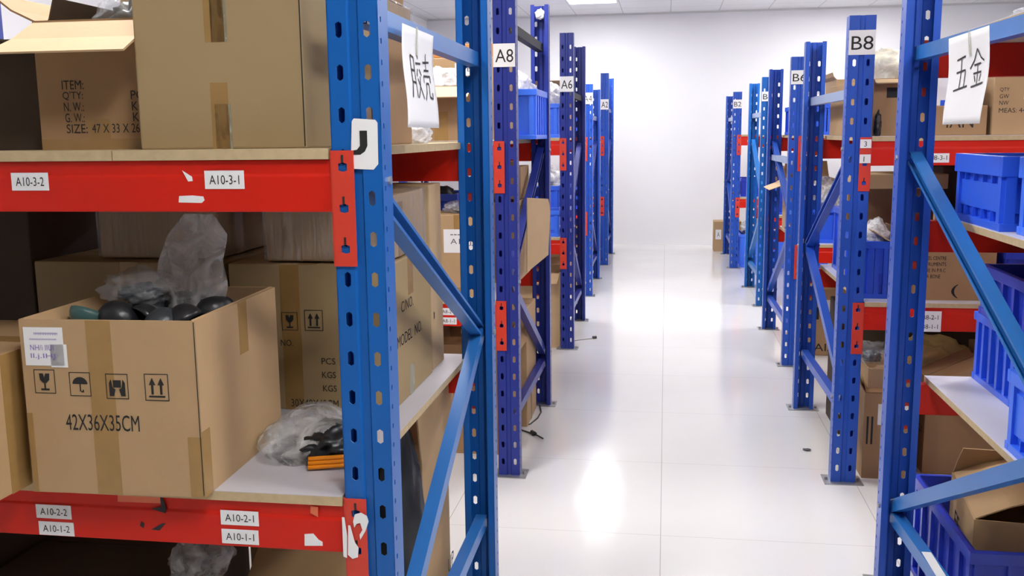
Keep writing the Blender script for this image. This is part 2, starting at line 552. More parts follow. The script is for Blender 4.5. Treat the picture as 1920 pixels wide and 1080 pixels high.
def rack(label, s, xf, xr, yf, yr, W, H, paint, brace_paint, levels, nodes, rails, row=None, bay=2.3, far=True, bpaint=None, beam_labels=()):
    """s = -1: rack runs to the left of the aisle, +1: to the right. xf/xr = centre x of front and rear aisle posts.
    levels = tops of the beams; nodes = (z at front or rear ...) of the zigzag braces; rails = heights of level struts"""
    t = thing('storage_rack', label, 'storage rack', (xf, yf, 0))
    L = lambda x, y, z: Vector((x - xf, y - yf, z))
    pm = post_mesh(W, H, paint)
    posts = []
    xs = [(xf, yf, 0.0), (xr, yr, PI)]
    if far:
        xs += [(xf + s * bay, yf, 0.0), (xr + s * bay, yr, PI)]
    for i, (px, py, rz) in enumerate(xs):
        p = link('post', pm, t, L(px, py, 0.004))
        p.rotation_euler = (0, 0, rz)
        posts.append(p)
        bp = MB().box(-W / 2 - 0.028, W / 2 + 0.028, -0.03, 0.085, -0.004, 0.0)
        for bx in (-W / 2 - 0.016, W / 2 + 0.016):
            bp.tube([(bx, 0.03, 0.0), (bx, 0.03, 0.009)], 0.007, 6)
        bp.build('base_plate', MT['zinc'], p)
    # braces: alternate between front and rear posts
    xm = (xf + xr) / 2
    ya, yb = yf + 0.036, yr - 0.036
    fx = lambda y: (xf + (xr - xf) * (y - yf) / (yr - yf))
    for i in range(len(nodes) - 1):
        (e0, z0), (e1, z1) = nodes[i], nodes[i + 1]
        y0 = ya if e0 == 'f' else yb
        y1 = ya if e1 == 'f' else yb
        mb = MB()
        ox = 0.0
        channel(mb, L(fx(y0) + ox, y0, z0), L(fx(y1) + ox, y1, z1), None, 0.034, 0.04, side=(-s if i % 2 == 0 else s))
        # bolts through the post sides
        mb.build('brace', MT[brace_paint], t)
    for z in rails:
        mb = MB()
        zz, rp = z if isinstance(z, tuple) else (z, brace_paint)
        channel(mb, L(fx(ya), ya, zz), L(fx(yb), yb, zz), None, 0.034, 0.04, side=s)
        mb.build('strut', MT[rp], t)
    for (e, z) in nodes:
        y = ya if e == 'f' else yb
        for sx in (-1, 1):
            x = fx(y) + sx * (W / 2)
            MB().tube([L(x, y, z), L(x + sx * 0.006, y, z)], 0.008, 6).build('bolt', MT['zinc'], t)
    # beams: box section with a ledge line, front and rear
    for zt in levels:
        for side_y, yy, px in ((-1, yf, xf), (1, yr, xr)):
            mb = MB()
            x0 = px + s * W / 2
            x1 = px + s * (bay - W / 2)
            lo, hi = min(x0, x1), max(x0, x1)
            d = 0.042
            y0 = yy if side_y < 0 else yy - d
            a = L(lo, y0, zt - 0.096); b = L(hi, y0 + d, zt)
            # profile: main box plus slightly recessed upper band on the outer face
            yo, yi = (a.y, b.y) if side_y < 0 else (b.y, a.y)
            rec = 0.003 if side_y < 0 else -0.003
            prof = [(yo, a.z), (yo, b.z - 0.030), (yo + rec, b.z - 0.026), (yo + rec, b.z), (yi, b.z), (yi, a.z)]
            vs = [(xx, py_, pz_) for xx in (a.x, b.x) for (py_, pz_) in prof]
            n = len(prof)
            mb.add(vs, [tuple(range(n))[::-1], tuple(range(n, 2 * n))] + [(i, (i + 1) % n, n + (i + 1) % n, n + i) for i in range(n)])
            bmx = mb.build('beam', MT['red'], t, bevel=0.003)
            for end in ((0, 1) if far else (0,)):
                cx = (px + s * (W / 2 - 0.021)) if end == 0 else (px + s * (bay - W / 2 + 0.021))
                con = link('connector', connector_mesh(0.212), bmx, L(cx, yy + side_y * 0.0045, zt - 0.196))
                con.rotation_euler = (0, 0, 0 if side_y < 0 else PI)
                # bent flange that carries the beam end
                fl = MB()
                fx0 = px + s * W / 2 + (0 if end == 0 else s * (bay - W))
                q0 = L(min(fx0, fx0 + s * 0.003 * (1 if end == 0 else -1)), yy - 0.002 if side_y < 0 else yy - 0.05, zt - 0.196)
                q1 = L(max(fx0, fx0 + s * 0.003 * (1 if end == 0 else -1)), yy + 0.05 if side_y < 0 else yy + 0.002, zt + 0.016)
                fl.box(q0.x, q1.x, q0.y, q1.y, q0.z, q1.z)
                fl.build('end_flange', MT['red_orange'], bmx)
            if side_y < 0:
                for (lz, lines, lx, lzz, lw, lh) in [q for q in beam_labels if q[0] == zt]:
                    sticker('label', bmx, L(lx, yy - 0.0006, lzz), Vector((1, 0, 0)), Vector((0, 0, 1)), lw, lh, lines, n=Vector((0, -1, 0)))
    if row:
        txt, x0, x1, z0, z1 = row
        w = x1 - x0
        sticker('row_label', posts[0], Vector((x0 - xf, -0.0008, z0 - 0.004)), Vector((1, 0, 0)), Vector((0, 0, 1)), w, z1 - z0,
                [(txt, w * 0.10, (z1 - z0) * 0.2, (z1 - z0) * 0.56, w * 0.82)], n=Vector((0, -1, 0)))
    return t, posts


def shelf_board(label, x0, x1, y0, y1, ztop, seam=None, top='laminate'):
    mb = MB()
    xs = [x0, x1] if seam is None else [x0, seam - 0.001, seam + 0.001, x1]
    for a, b in zip(xs[::2], xs[1::2]):
        mb.box(a, b, y0, y1, ztop - 0.0195, ztop - 0.0012, 0)
        mb.box(a, b, y0, y1, ztop - 0.0012, ztop, 1)
    if seam is None:
        o = mb.build('shelf_board', [MT['board'], MT[top]])
        tag(o, label, 'shelf board')
    else:
        o = mb.build('shelf_board', [MT['board'], MT[top]])
        tag(o, label, 'shelf board')
    return o


X1 = Vector((1, 0, 0)); Z1 = Vector((0, 0, 1)); Y1 = Vector((0, 1, 0))
LV = (1.410, 0.748)


def lab(zt, s, x, z, w=0.078, h=0.032):
    return (zt, [(s, w * 0.12, h * 0.25, h * 0.5, w * 0.76)], x, z, w, h)


A10, A10P = rack('blue rack at the left foreground, its red beams labelled A10', -1, -0.553, -0.566, 1.709, 2.93, 0.095, 2.10, 'azure', 'azure_light',
     LV, [('f', 1.37), ('r', 0.85), ('f', 0.30)], [1.672, 0.235],
     beam_labels=[lab(1.41, 'A10-3-2', -1.246, 1.355, 0.078, 0.034), lab(1.41, 'A10-3-1', -0.849, 1.357, 0.078, 0.034),
                  lab(0.748, 'A10-2-2', -1.258, 0.690, 0.078, 0.029), lab(0.748, 'A10-1-2', -1.255, 0.654, 0.078, 0.029),
                  lab(0.748, 'A10-2-1', -0.858, 0.697, 0.079, 0.030), lab(0.748, 'A10-1-1', -0.858, 0.658, 0.077, 0.030)])
A8, A8P = rack('blue rack on the left with row label A8, behind the foreground one', -1, -0.647, -0.645, 3.95, 5.12, 0.092, 2.10, 'navy', 'navy',
     LV, [('r', 1.37), ('f', 0.84), ('r', 0.30)], [(1.89, 'black_steel'), 0.235], ('A8', -0.693, -0.603, 1.722, 1.814),
     beam_labels=[lab(0.748, 'A8-2-1', -0.935, 0.700, 0.07, 0.030), lab(0.748, 'A8-1-1', -0.935, 0.660, 0.07, 0.030)])
A6, A6P = rack('blue rack on the left with row label A6, third in line', -1, -0.648, -0.655, 6.47, 7.55, 0.090, 2.10, 'navy', 'navy',
     LV, [('r', 1.37), ('f', 0.84), ('r', 0.30)], [(1.72, 'black_steel'), 0.235], ('A6', -0.693, -0.603, 1.727, 1.826))
A4, A4P = rack('shorter blue rack on the left with row label A4', -1, -0.683, -0.690, 8.67, 9.80, 0.088, 1.88, 'royal', 'navy',
     LV, [('r', 1.37), ('f', 0.84), ('r', 0.30)], [1.60, 0.235], ('A4', -0.727, -0.639, 1.712, 1.810))
A2, A2P = rack('blue rack on the left with row label A2, by the far wall', -1, -0.666, -0.668, 10.80, 11.90, 0.088, 2.10, 'royal', 'navy',
     LV, [('r', 1.37), ('f', 0.84), ('r', 0.30)], [1.72, 0.235], ('A2', -0.710, -0.622, 1.715, 1.825))
B10, B10P = rack('blue rack at the right edge holding blue crates', 1, 0.788, 0.738, 1.90, 3.13, 0.098, 2.10, 'royal', 'azure_light',
     (1.70, 1.18, 0.67), [('r', 1.37), ('f', 0.83), ('r', 0.27)], [1.675, 0.235])
B8, B8P = rack('blue rack on the right with row label B8', 1, 0.749, 0.735, 4.04, 5.20, 0.100, 1.89, 'royal', 'royal',
     LV, [('f', 1.38), ('r', 0.87), ('f', 0.36)], [(1.60, 'pale_steel'), 0.30], ('B8', 0.699, 0.799, 1.744, 1.838),
     beam_labels=[(1.41, [('B8-3-1', 0.006, 0.010, 0.018, 0.06)], 1.02, 1.325, 0.074, 0.036),
                  (0.748, [('B8-2-1', 0.008, 0.050, 0.018, 0.060), ('B8-1-1', 0.008, 0.012, 0.018, 0.060)], 1.02, 0.650, 0.080, 0.084)])
B6, B6P = rack('blue rack on the right with row label B6', 1, 0.785, 0.775, 6.13, 7.35, 0.096, 1.89, 'royal', 'royal',
     LV, [('r', 1.37), ('f', 0.87), ('r', 0.30)], [(1.27, 'pale_steel'), 0.235], ('B6', 0.737, 0.833, 1.732, 1.814),
     beam_labels=[(0.748, [('B6-2-1', 0.008, 0.045, 0.02, 0.09), ('B6-1-1', 0.008, 0.01, 0.02, 0.09)], 1.03, 0.660, 0.11, 0.075)])
B4, B4P = rack('blue rack on the right with row label B4, fourth in line', 1, 0.815, 0.800, 8.28, 9.38, 0.092, 1.89, 'azure', 'azure_light',
     LV, [('r', 1.37), ('f', 0.84), ('r', 0.30)], [(1.60, 'pale_steel'), 0.235], ('B4', 0.769, 0.861, 1.70, 1.777))
B2, B2P = rack('blue rack on the right with row label B2, by the far wall', 1, 0.742, 0.742, 10.65, 11.95, 0.090, 1.87, 'royal', 'royal',
     LV, [('f', 1.38), ('r', 0.87), ('f', 0.36)], [(1.60, 'pale_steel'), 0.235], ('B2', 0.697, 0.787, 1.703, 1.793))

# stickers, scraps and scuffs on the left foreground rack
lp = A10P[0]
mb = MB()
O = Vector((-0.553, 1.709, 0))
pl = lambda x, z: Vector((x + 0.553, -0.0012, z - 0.004))
mb.add([pl(-0.565, 1.393), pl(-0.522, 1.391), pl(-0.513, 1.401), pl(-0.512, 1.475), pl(-0.516, 1.480), pl(-0.556, 1.483), pl(-0.560, 1.478)], [tuple(range(7))], 0)
n2 = Vector((0, -0.0005, 0))
mb.add([p + n2 for p in (pl(-0.546, 1.418), pl(-0.537, 1.424), pl(-0.532, 1.434), pl(-0.532, 1.461), pl(-0.546, 1.461), pl(-0.546, 1.434), pl(-0.552, 1.427), pl(-0.566, 1.425), pl(-0.566, 1.418))], [(0, 1, 2, 3, 4, 5), (0, 5, 6, 7, 8)], 1)
me = mb.mesh('letter_sticker', [MT['sticker'], MT['ink']])
link('letter_sticker', solidify(me, 0.0004), lp)['label'] = 'white sticker with a black hooked letter'


def patch(name, parent, pts, y, mat, base=(-0.553, 1.709)):
    mb = MB()
    mb.add([Vector((x - base[0], y - base[1], z)) for x, z in pts], [tuple(range(len(pts)))], 0)
    me = solidify(mb.mesh(name, [MT[mat]]), 0.0005)
    return link(name, me, parent)


beams = [c for c in A10.children if c.name.split('.')[0] == 'beam']
upb, lowb = beams[0], beams[2]
yb_ = 1.709 - 0.0007
patch('torn_sticker', upb, [(-0.904, 1.332), (-0.858, 1.331), (-0.852, 1.336), (-0.854, 1.343), (-0.875, 1.345), (-0.902, 1.344)], yb_, 'sticker')
patch('torn_sticker', upb, [(-0.893, 1.392), (-0.874, 1.380), (-0.873, 1.372), (-0.882, 1.371)], yb_, 'sticker')
patch('torn_sticker', lowb, [(-0.687, 0.662), (-0.650, 0.664), (-0.650, 0.672), (-0.658, 0.676), (-0.668, 0.688), (-0.686, 0.686)], yb_, 'sticker')
patch('torn_sticker', lowb, [(-0.672, 0.730), (-0.657, 0.722), (-0.656, 0.743), (-0.671, 0.744)], yb_, 'patch')
patch('adhesive_patch', lowb, [(-1.076, 0.733), (-0.982, 0.734), (-0.981, 0.750), (-1.075, 0.752)], yb_, 'patch')
patch('scuff', lowb, [(-1.005, 0.722), (-0.975, 0.714), (-0.972, 0.724), (-0.980, 0.752), (-0.984, 0.752), (-0.983, 0.727)], yb_ - 0.0004, 'scuff')
patch('scuff', lowb, [(-1.008, 0.678), (-0.990, 0.677), (-0.976, 0.693), (-0.984, 0.692)], yb_ - 0.0004, 'scuff')
patch('scuff', lowb, [(-1.032, 0.685), (-1.024, 0.680), (-1.022, 0.690), (-1.028, 0.694)], yb_ - 0.0004, 'scuff')
yc_ = 1.709 - 0.0082
patch('torn_sticker', lowb, [(-0.606, 0.648), (-0.599, 0.645), (-0.597, 0.690), (-0.601, 0.728), (-0.606, 0.728)], yc_, 'sticker')
patch('torn_sticker', lowb, [(-0.597, 0.652), (-0.588, 0.644), (-0.577, 0.648), (-0.575, 0.668), (-0.582, 0.678), (-0.590, 0.712), (-0.594, 0.712)], yc_, 'sticker')
patch('torn_sticker', lowb, [(-0.571, 0.684), (-0.560, 0.702), (-0.553, 0.722), (-0.556, 0.733), (-0.567, 0.739), (-0.580, 0.735), (-0.584, 0.720), (-0.582, 0.708), (-0.577, 0.716), (-0.570, 0.718), (-0.566, 0.704), (-0.572, 0.694)], yc_, 'sticker')
# small number stickers on the upper connector of B8
ub = [c for c in B8.children if c.name.split('.')[0] == 'beam'][0]
for (z0, s_) in ((1.384, '3'), (1.325, '1')):
    sticker('number_sticker', ub, Vector((0.757 - 0.749, -0.0085, z0)), X1, Z1, 0.042, 0.034, [(s_, 0.015, 0.006, 0.020, None)], n=Vector((0, -1, 0)))
# white sticker on the lowest strut of B10
st = [c for c in B10.children if c.name.split('.')[0] == 'strut'][1]
sticker('label', st, Vector((0.756 - 0.788 + 0.010, 2.62 - 1.90, 0.2555)), Vector((0, 1, 0)), Vector((-1, 0, 0)), 0.16, 0.026, [], n=Vector((0, 0, 1)))

shelf_board('chipboard shelf on the upper red beams of the left foreground rack', -2.80, -0.606, 1.704, 2.936, 1.430, seam=-1.03, top='board')
shelf_board('white topped shelf on the lower red beams of the left foreground rack', -2.80, -0.606, 1.704, 2.936, 0.768, top='laminate_shade')
for (nm, s, xf, yf, yr, W, seq) in (('A8', -1, -0.647, 3.95, 5.12, .092, LV), ('A6', -1, -0.648, 6.47, 7.55, .09, LV), ('A4', -1, -0.683, 8.67, 9.80, .088, LV), ('A2', -1, -0.666, 10.80, 11.90, .088, LV),
                                    ('B8', 1, 0.749, 4.04, 5.20, .1, LV), ('B6', 1, 0.785, 6.13, 7.35, .096, LV), ('B4', 1, 0.815, 8.28, 9.38, .092, LV), ('B2', 1, 0.742, 10.65, 11.95, .09, LV)):
    for z, w in zip(seq, ('upper', 'middle')):
        a, b = xf + s * (W / 2 + 0.004), xf + s * (2.3 - W / 2 - 0.004)
        shelf_board('white topped %s shelf of rack %s, lying on its red beams' % (w, nm), min(a, b), max(a, b), yf - 0.002, yr + 0.002, z + 0.0195)
for z, w in ((1.70, 'top'), (1.18, 'upper'), (0.67, 'lower')):
    shelf_board('white topped %s shelf of the rack at the right edge' % w, 0.812, 2.99, 1.928, 3.132, z + 0.0195)


# ------------------------------------------------------------------ cartons
def face_frame(L, W, H, face):
    """origin (lower left as seen), U, V, N, width of a carton side"""
    if face == 'front':
        return Vector((-L / 2, -W / 2, 0)), X1, Z1, -Y1, L
    if face == 'right':
        return Vector((L / 2, -W / 2, 0)), Y1, Z1, X1, W
    if face == 'left':
        return Vector((-L / 2, W / 2, 0)), -Y1, Z1, -X1, W
    return Vector((L / 2, W / 2, 0)), -X1, Z1, Y1, L


def slab_on(mb, O, U, V, N, u0, v0, u1, v1, t=0.0006, mat=0):
    P = [O + U * a + V * b for a, b in ((u0, v0), (u1, v0), (u1, v1), (u0, v1))]
    mb.add(P + [p + N * t for p in P], [(3, 2, 1, 0), (4, 5, 6, 7), (0, 1, 5, 4), (1, 2, 6, 5), (2, 3, 7, 6), (3, 0, 4, 7)], mat)


def carton(label, x0, x1, y0, y1, z0, z1, rot=0.0, mat='kraft', flaps=None, prints=(), tapes=(), stickers=(), group=None, hollow=None, tape_mat='tape', cat='box', name='cardboard_box'):
    L, W, H = x1 - x0, y1 - y0, z1 - z0
    t = thing(name, label, cat, ((x0 + x1) / 2, (y0 + y1) / 2, z0), R(rot), group)
    mb = MB()
    th = 0.005
    if flaps is None and not hollow:
        mb.box(-L / 2, L / 2, -W / 2, W / 2, 0, H)
        me = mb.mesh('body', [MT[mat]], bevel=0.004)
        mb = MB(); mb.v = [tuple(v.co) for v in me.vertices]; mb.f = [tuple(p.vertices) for p in me.polygons]; mb.m = [0] * len(mb.f)
        bpy.data.meshes.remove(me)
        # meeting line of the closed top flaps
        slab_on(mb, Vector((-L / 2 + 0.004, -0.001, H)), X1, Y1, Z1, 0, 0, L - 0.008, 0.002, 0.0004, 1)
    else:
        o = [(-L / 2, -W / 2), (L / 2, -W / 2), (L / 2, W / 2), (-L / 2, W / 2)]
        i = [(-L / 2 + th, -W / 2 + th), (L / 2 - th, -W / 2 + th), (L / 2 - th, W / 2 - th), (-L / 2 + th, W / 2 - th)]
        vs = [(a, b, 0) for a, b in o] + [(a, b, H) for a, b in o] + [(a, b, H) for a, b in i] + [(a, b, th) for a, b in i]
        fs = [(3, 2, 1, 0), (12, 13, 14, 15)]
        for k in range(4):
            k2 = (k + 1) % 4
            fs += [(k, k2, 4 + k2, 4 + k), (4 + k, 4 + k2, 8 + k2, 8 + k), (8 + k, 8 + k2, 12 + k2, 12 + k)]
        mb.add(vs, fs)
    for p in prints:
        O, U, V, N, w = face_frame(L, W, H, p[0])
        O = O + N * 0.0008
        if p[1] == 'text':
            add_text(mb, p[2], O + U * p[3] + V * p[4], U, V, p[5], p[6], 1)
        elif p[1] == 'icon':
            icons(mb, p[2], O + U * p[3] + V * p[4], U, V, p[5], 1)
        elif p[1] == 'line':
            mb.rect2(p[3], p[4], p[5], p[6], O, U, V, 1)
    mb.build('body', [MT[mat], MT['ink']], t)
    for fl in (flaps or ()):
        side, ang, length = fl[:3]
        O, U, V, N, w = face_frame(L, W, H, side)
        g = 0.003
        a = R(ang)
        d = V * math.cos(a) + N * math.sin(a)
        nn = U.cross(d)
        b = MB()
        base = O + V * H - N * th + U * g
        skew = fl[3] if len(fl) > 3 else 0.012
        # flap as a slightly bent slab of two segments
        P = []
        for kk, (f_, bend) in enumerate(((0.0, 0.0), (0.5, 0.006), (1.0, 0.0))):
            for u in (skew * f_, (w - 2 * g) - skew * f_):
                c = base + U * u + d * (length * f_) + nn * bend
                P += [c, c + nn * 0.004]
        fs = []
        for s_ in range(2):
            i0 = s_ * 4
            fs += [(i0, i0 + 2, i0 + 6, i0 + 4), (i0 + 1, i0 + 5, i0 + 7, i0 + 3), (i0, i0 + 4, i0 + 5, i0 + 1), (i0 + 2, i0 + 3, i0 + 7, i0 + 6)]
        fs += [(0, 1, 3, 2), (8, 10, 11, 9)]
        b.add(P, fs)
        b.build('flap', MT[mat if len(fl) < 5 else fl[4]], t)
    for tp in tapes:
        face, u0, v0, u1, v1 = tp[:5]
        O, U, V, N, w = face_frame(L, W, H, face) if face != 'top' else (Vector((-L / 2, -W / 2, H)), X1, Y1, Z1, L)
        b = MB()
        slab_on(b, O, U, V, N, u0, v0, u1, v1, 0.0005)
        b.build('tape', MT[tp[5] if len(tp) > 5 else tape_mat], t)
    for sk in stickers:
        face, u0, v0, w_, h_, lines = sk[:6]
        O, U, V, N, w = face_frame(L, W, H, face)
        sticker('label', t, O + U * u0 + V * v0 + N * 0.0005, U, V, w_, h_, lines, n=N, mats=sk[6] if len(sk) > 6 else ('sticker', 'grey_ink'))
    return t


# ------------------------------------------------------------------ plastic crates
def crate(label, x0, x1, y0, y1, z0, z1, rot=0.0, mat='crate', ribs=5, rim=0.03, foot=True, group='blue plastic crates', stick=None, panel=False):
    L, W, H = x1 - x0, y1 - y0, z1 - z0
    t = thing('plastic_crate', label, 'crate', ((x0 + x1) / 2, (y0 + y1) / 2, z0), R(rot), group)
    e = 0.014      # rib and rim projection
    l, w = L / 2 - e, W / 2 - e
    tp = 0.008     # taper
    th = 0.004
    mb = MB()
    o0 = [(-l + tp, -w + tp), (l - tp, -w + tp), (l - tp, w - tp), (-l + tp, w - tp)]
    o1 = [(-l, -w), (l, -w), (l, w), (-l, w)]
    i1 = [(-l + th, -w + th), (l - th, -w + th), (l - th, w - th), (-l + th, w - th)]
    i0 = [(-l + tp + th, -w + tp + th), (l - tp - th, -w + tp + th), (l - tp - th, w - tp - th), (-l + tp + th, w - tp - th)]
    vs = [(a, b, 0) for a, b in o0] + [(a, b, H) for a, b in o1] + [(a, b, H) for a, b in i1] + [(a, b, th) for a, b in i0]
    fs = [(3, 2, 1, 0), (12, 13, 14, 15)]
    for k in range(4):
        k2 = (k + 1) % 4
        fs += [(k, k2, 4 + k2, 4 + k), (4 + k, 4 + k2, 8 + k2, 8 + k), (8 + k, 8 + k2, 12 + k2, 12 + k)]
    mb.add(vs, fs)
    # vertical ribs on the four sides and solid corner columns
    zb, zt = (0.02 if foot else 0.0), H - rim
    for sgn in (-1, 1):
        n = ribs if not panel else 1
        for k in range(n + 1):
            for axis, half, dep in (('x', l, w), ('y', w, l)):
                c = -half + 2 * half * k / n
                rw = 0.009 if 0 < k < n else 0.012
                c = max(-half + rw, min(half - rw, c))
                a, b = dep - tp, dep + e * 0.7
                if axis == 'x':
                    mb.box(c - rw, c + rw, min(sgn * a, sgn * b), max(sgn * a, sgn * b), zb, zt)
                else:
                    mb.box(min(sgn * a, sgn * b), max(sgn * a, sgn * b), c - rw, c + rw, zb, zt)
        if panel:
            for k in range(1, 5):
                for zz in ((zb, zb + 0.025), (zt - 0.02, zt)):
                    c = -w + 2 * w * k / 5
                    mb.box(min(sgn * (l - tp), sgn * (l + e * 0.6)), max(sgn * (l - tp), sgn * (l + e * 0.6)), c - 0.0015, c + 0.0015, zz[0], zz[1])
                    c = -l + 2 * l * k / 5
                    mb.box(c - 0.0015, c + 0.0015, min(sgn * (w - tp), sgn * (w + e * 0.6)), max(sgn * (w - tp), sgn * (w + e * 0.6)), zz[0], zz[1])
            mb.box(min(sgn * (l - tp), sgn * (l + 0.003)), max(sgn * (l - tp), sgn * (l + 0.003)), -w + 0.02, w - 0.02, zb + 0.025, zt - 0.02)
            mb.box(-l + 0.02, l - 0.02, min(sgn * (w - tp), sgn * (w + 0.003)), max(sgn * (w - tp), sgn * (w + 0.003)), zb + 0.025, zt - 0.02)
    mb.build('body', MT[mat], t)
    # rim and foot flange
    def ring(za, zc, out, inn):
        r_ = MB()
        a, b = l + out, w + out
        c, d = l - inn, w - inn
        for (p0, p1, q0, q1) in ((-a, a, -b, -d), (-a, a, d, b), (-a, -c, -d, d), (c, a, -d, d)):
            r_.box(p0, p1, q0, q1, za, zc)
        return r_
    ring(H - rim, H, e, 0.004).build('rim', MT[mat], t, bevel=0.002)
    if foot:
        ring(0.0, 0.02, e * 0.8, tp + 0.004).build('foot', MT[mat], t, bevel=0.002)
    if stick:
        face, u0, v0, w_, h_, lines = stick
        O, U, V, N, ww = face_frame(L, W, H, face)
        sticker('label', t, O + U * u0 + V * v0 - N * (e * 0.3 - 0.002), U, V, w_, h_, lines, n=N, mats=('sticker', 'grey_ink'))
    return t


# ------------------------------------------------------------------ bags and loose parts
def blob(rx, ry, rz, seed, amp=0.25, sub=4, freq=2.2, flat=0.0, pinch=0.0):
    bm = bmesh.new()
    bmesh.ops.create_icosphere(bm, subdivisions=sub, radius=1.0)
    off = Vector((seed * 7.13, seed * 3.7, seed * 1.9))
    for v in bm.verts:
        p = v.co.copy()
        n = noise.noise(p * freq + off) * amp + noise.noise(p * freq * 3.1 + off) * amp * 0.45 - abs(noise.noise(p * freq * 1.7 - off)) * amp * 0.8
        p *= 1.0 + n
        if pinch and p.z > 0:
            k = 1.0 - pinch * min(1.0, p.z)
            p.x *= k; p.y *= k
        q = Vector((p.x * rx, p.y * ry, p.z * rz))
        if q.z < -rz * (1 - flat):
            q.z = -rz * (1 - flat)
        v.co = q
    zmin = min(v.co.z for v in bm.verts)
    for v in bm.verts:
        v.co.z -= zmin
    me = bpy.data.meshes.new('bag')
    bm.to_mesh(me); bm.free()
    me.polygons.foreach_set('use_smooth', [True] * len(me.polygons))
    return me


def bag(label, cx, cy, z, rx, ry, rz, seed, mat='film', content=None, name='plastic_bag', cat='bag', rot=0.0, amp=0.25, pinch=0.0, group=None, flat=0.35, freq=2.2):
    t = thing(name, label, cat, (cx, cy, z), R(rot), group)
    me = blob(rx, ry, rz, seed, amp, flat=flat, pinch=pinch, freq=freq)
    me.materials.append(MT[mat])
    link('film', me, t)
    if content:
        cm, k, kz = content[:3]
        m2 = blob(rx * k, ry * k, rz * kz, seed + 50, 0.3, flat=0.4, freq=3.0)
        m2.materials.append(MT[cm])
        link('contents', m2, t, content[3] if len(content) > 3 else (0, 0, 0.004))
    return t


def shell(label, loc, r, rot, mat, depth=0.6, group=None):
    """a small moulded half-round shell: curved wall with an open side and a rim"""
    mb = MB()
    n, m_ = 16, 6
    for inner in (0, 1):
        rr = r - 0.004 * inner
        base = len(mb.v)
        for j in range(m_ + 1):
            ph = j / m_ * PI / 2
            for i in range(n):
                a = 2 * PI * i / n
                mb.v.append((rr * math.cos(a) * math.cos(ph), rr * math.sin(a) * math.cos(ph) * 0.85, rr * depth * math.sin(ph) * 1.4))
        for j in range(m_):
            for i in range(n):
                q = (base + j * n + i, base + j * n + (i + 1) % n, base + (j + 1) * n + (i + 1) % n, base + (j + 1) * n + i)
                mb.f.append(q if not inner else q[::-1]); mb.m.append(0)
    half = (m_ + 1) * n
    for i in range(n):
        mb.f.append((i, half + i, half + (i + 1) % n, (i + 1) % n)); mb.m.append(0)
    o = mb.build('moulded_shell', MT[mat], smooth=True)
    o.location = loc
    o.rotation_euler = tuple(R(a) for a in rot)
    return tag(o, label, 'plastic part', group)


def paper_sheet(name, label, x, y_a, y_b, z0, z1, lines, sgn, tape_y, seed, sw=0.0045):
    """A4 sheet hanging in a plane x = const; left edge (as read) at y_a, right edge at y_b"""
    t = thing(name, label, 'paper sign', (x, (y_a + y_b) / 2, z0))
    w = abs(y_b - y_a); h = z1 - z0
    U = Vector((0, 1 if y_b > y_a else -1, 0))
    nx, nz = 16, 12
    mb = MB()

    def P(u, v, off=0.0):
        # gentle waves, bottom corner curling out
        b = 0.006 * math.sin(u / w * 5 + seed) * (1 - v / h) + 0.010 * (u / w) ** 2 * (1 - v / h) ** 2 + 0.003 * math.sin(v / h * 6 + seed)
        sway = 0.010 * (1 - v / h)
        return Vector((0, 0, 0)) + U * (u - w / 2 + sway) + Z1 * v + X1 * (sgn * (b + off))
    grid = [P(w * i / nx, h * j / nz) for j in range(nz + 1) for i in range(nx + 1)]
    fs = [(j * (nx + 1) + i, j * (nx + 1) + i + 1, (j + 1) * (nx + 1) + i + 1, (j + 1) * (nx + 1) + i) for j in range(nz) for i in range(nx)]
    me = MB().add(grid, fs).mesh('sheet', [MT['paper']], smooth=True)
    me = solidify(me, 0.0004)
    # handwriting: ribbons following the sheet
    mb2 = MB()
    for ln in lines:
        for (a, b), (c, d) in zip(ln, ln[1:]):
            Ls = math.hypot(c - a, d - b)
            if Ls < 1e-6:
                continue
            n_ = max(1, int(Ls * w / 0.008))
            for k in range(n_):
                p0 = (a + (c - a) * k / n_, b + (d - b) * k / n_); p1 = (a + (c - a) * (k + 1) / n_, b + (d - b) * (k + 1) / n_)
                qx, qy = -(d - b) / Ls * sw / 2, (c - a) / Ls * sw / 2
                vs = [P(p0[0] * w + qx, p0[1] * h + qy, 0.0012), P(p0[0] * w - qx, p0[1] * h - qy, 0.0012), P(p1[0] * w - qx, p1[1] * h - qy, 0.0012), P(p1[0] * w + qx, p1[1] * h + qy, 0.0012)]
                mb2.add(vs, [(0, 1, 2, 3)])
    tmp = mb2.mesh('t', [MT['ink']])
    bm = bmesh.new(); bm.from_mesh(me)
    k0 = len(bm.faces)
    bm.from_mesh(tmp)
    bm.faces.ensure_lookup_table()
    for f_ in bm.faces[k0:]:
        f_.material_index = 1
    bm.to_mesh(me); bm.free(); bpy.data.meshes.remove(tmp)
    me.materials.append(MT['ink'])
    link('sheet', me, t)
    tb = MB()
    u = tape_y * w
    pts = [P(u - 0.009, h - 0.055, 0.0016), P(u + 0.009, h - 0.055, 0.0016), P(u + 0.009, h + 0.004, 0.0016), P(u - 0.009, h + 0.004, 0.0016)]
    tb.add(pts, [(0, 1, 2, 3)])
    link('tape', solidify(tb.mesh('tape', [MT['clear_tape']]), 0.0003), t)
    return t


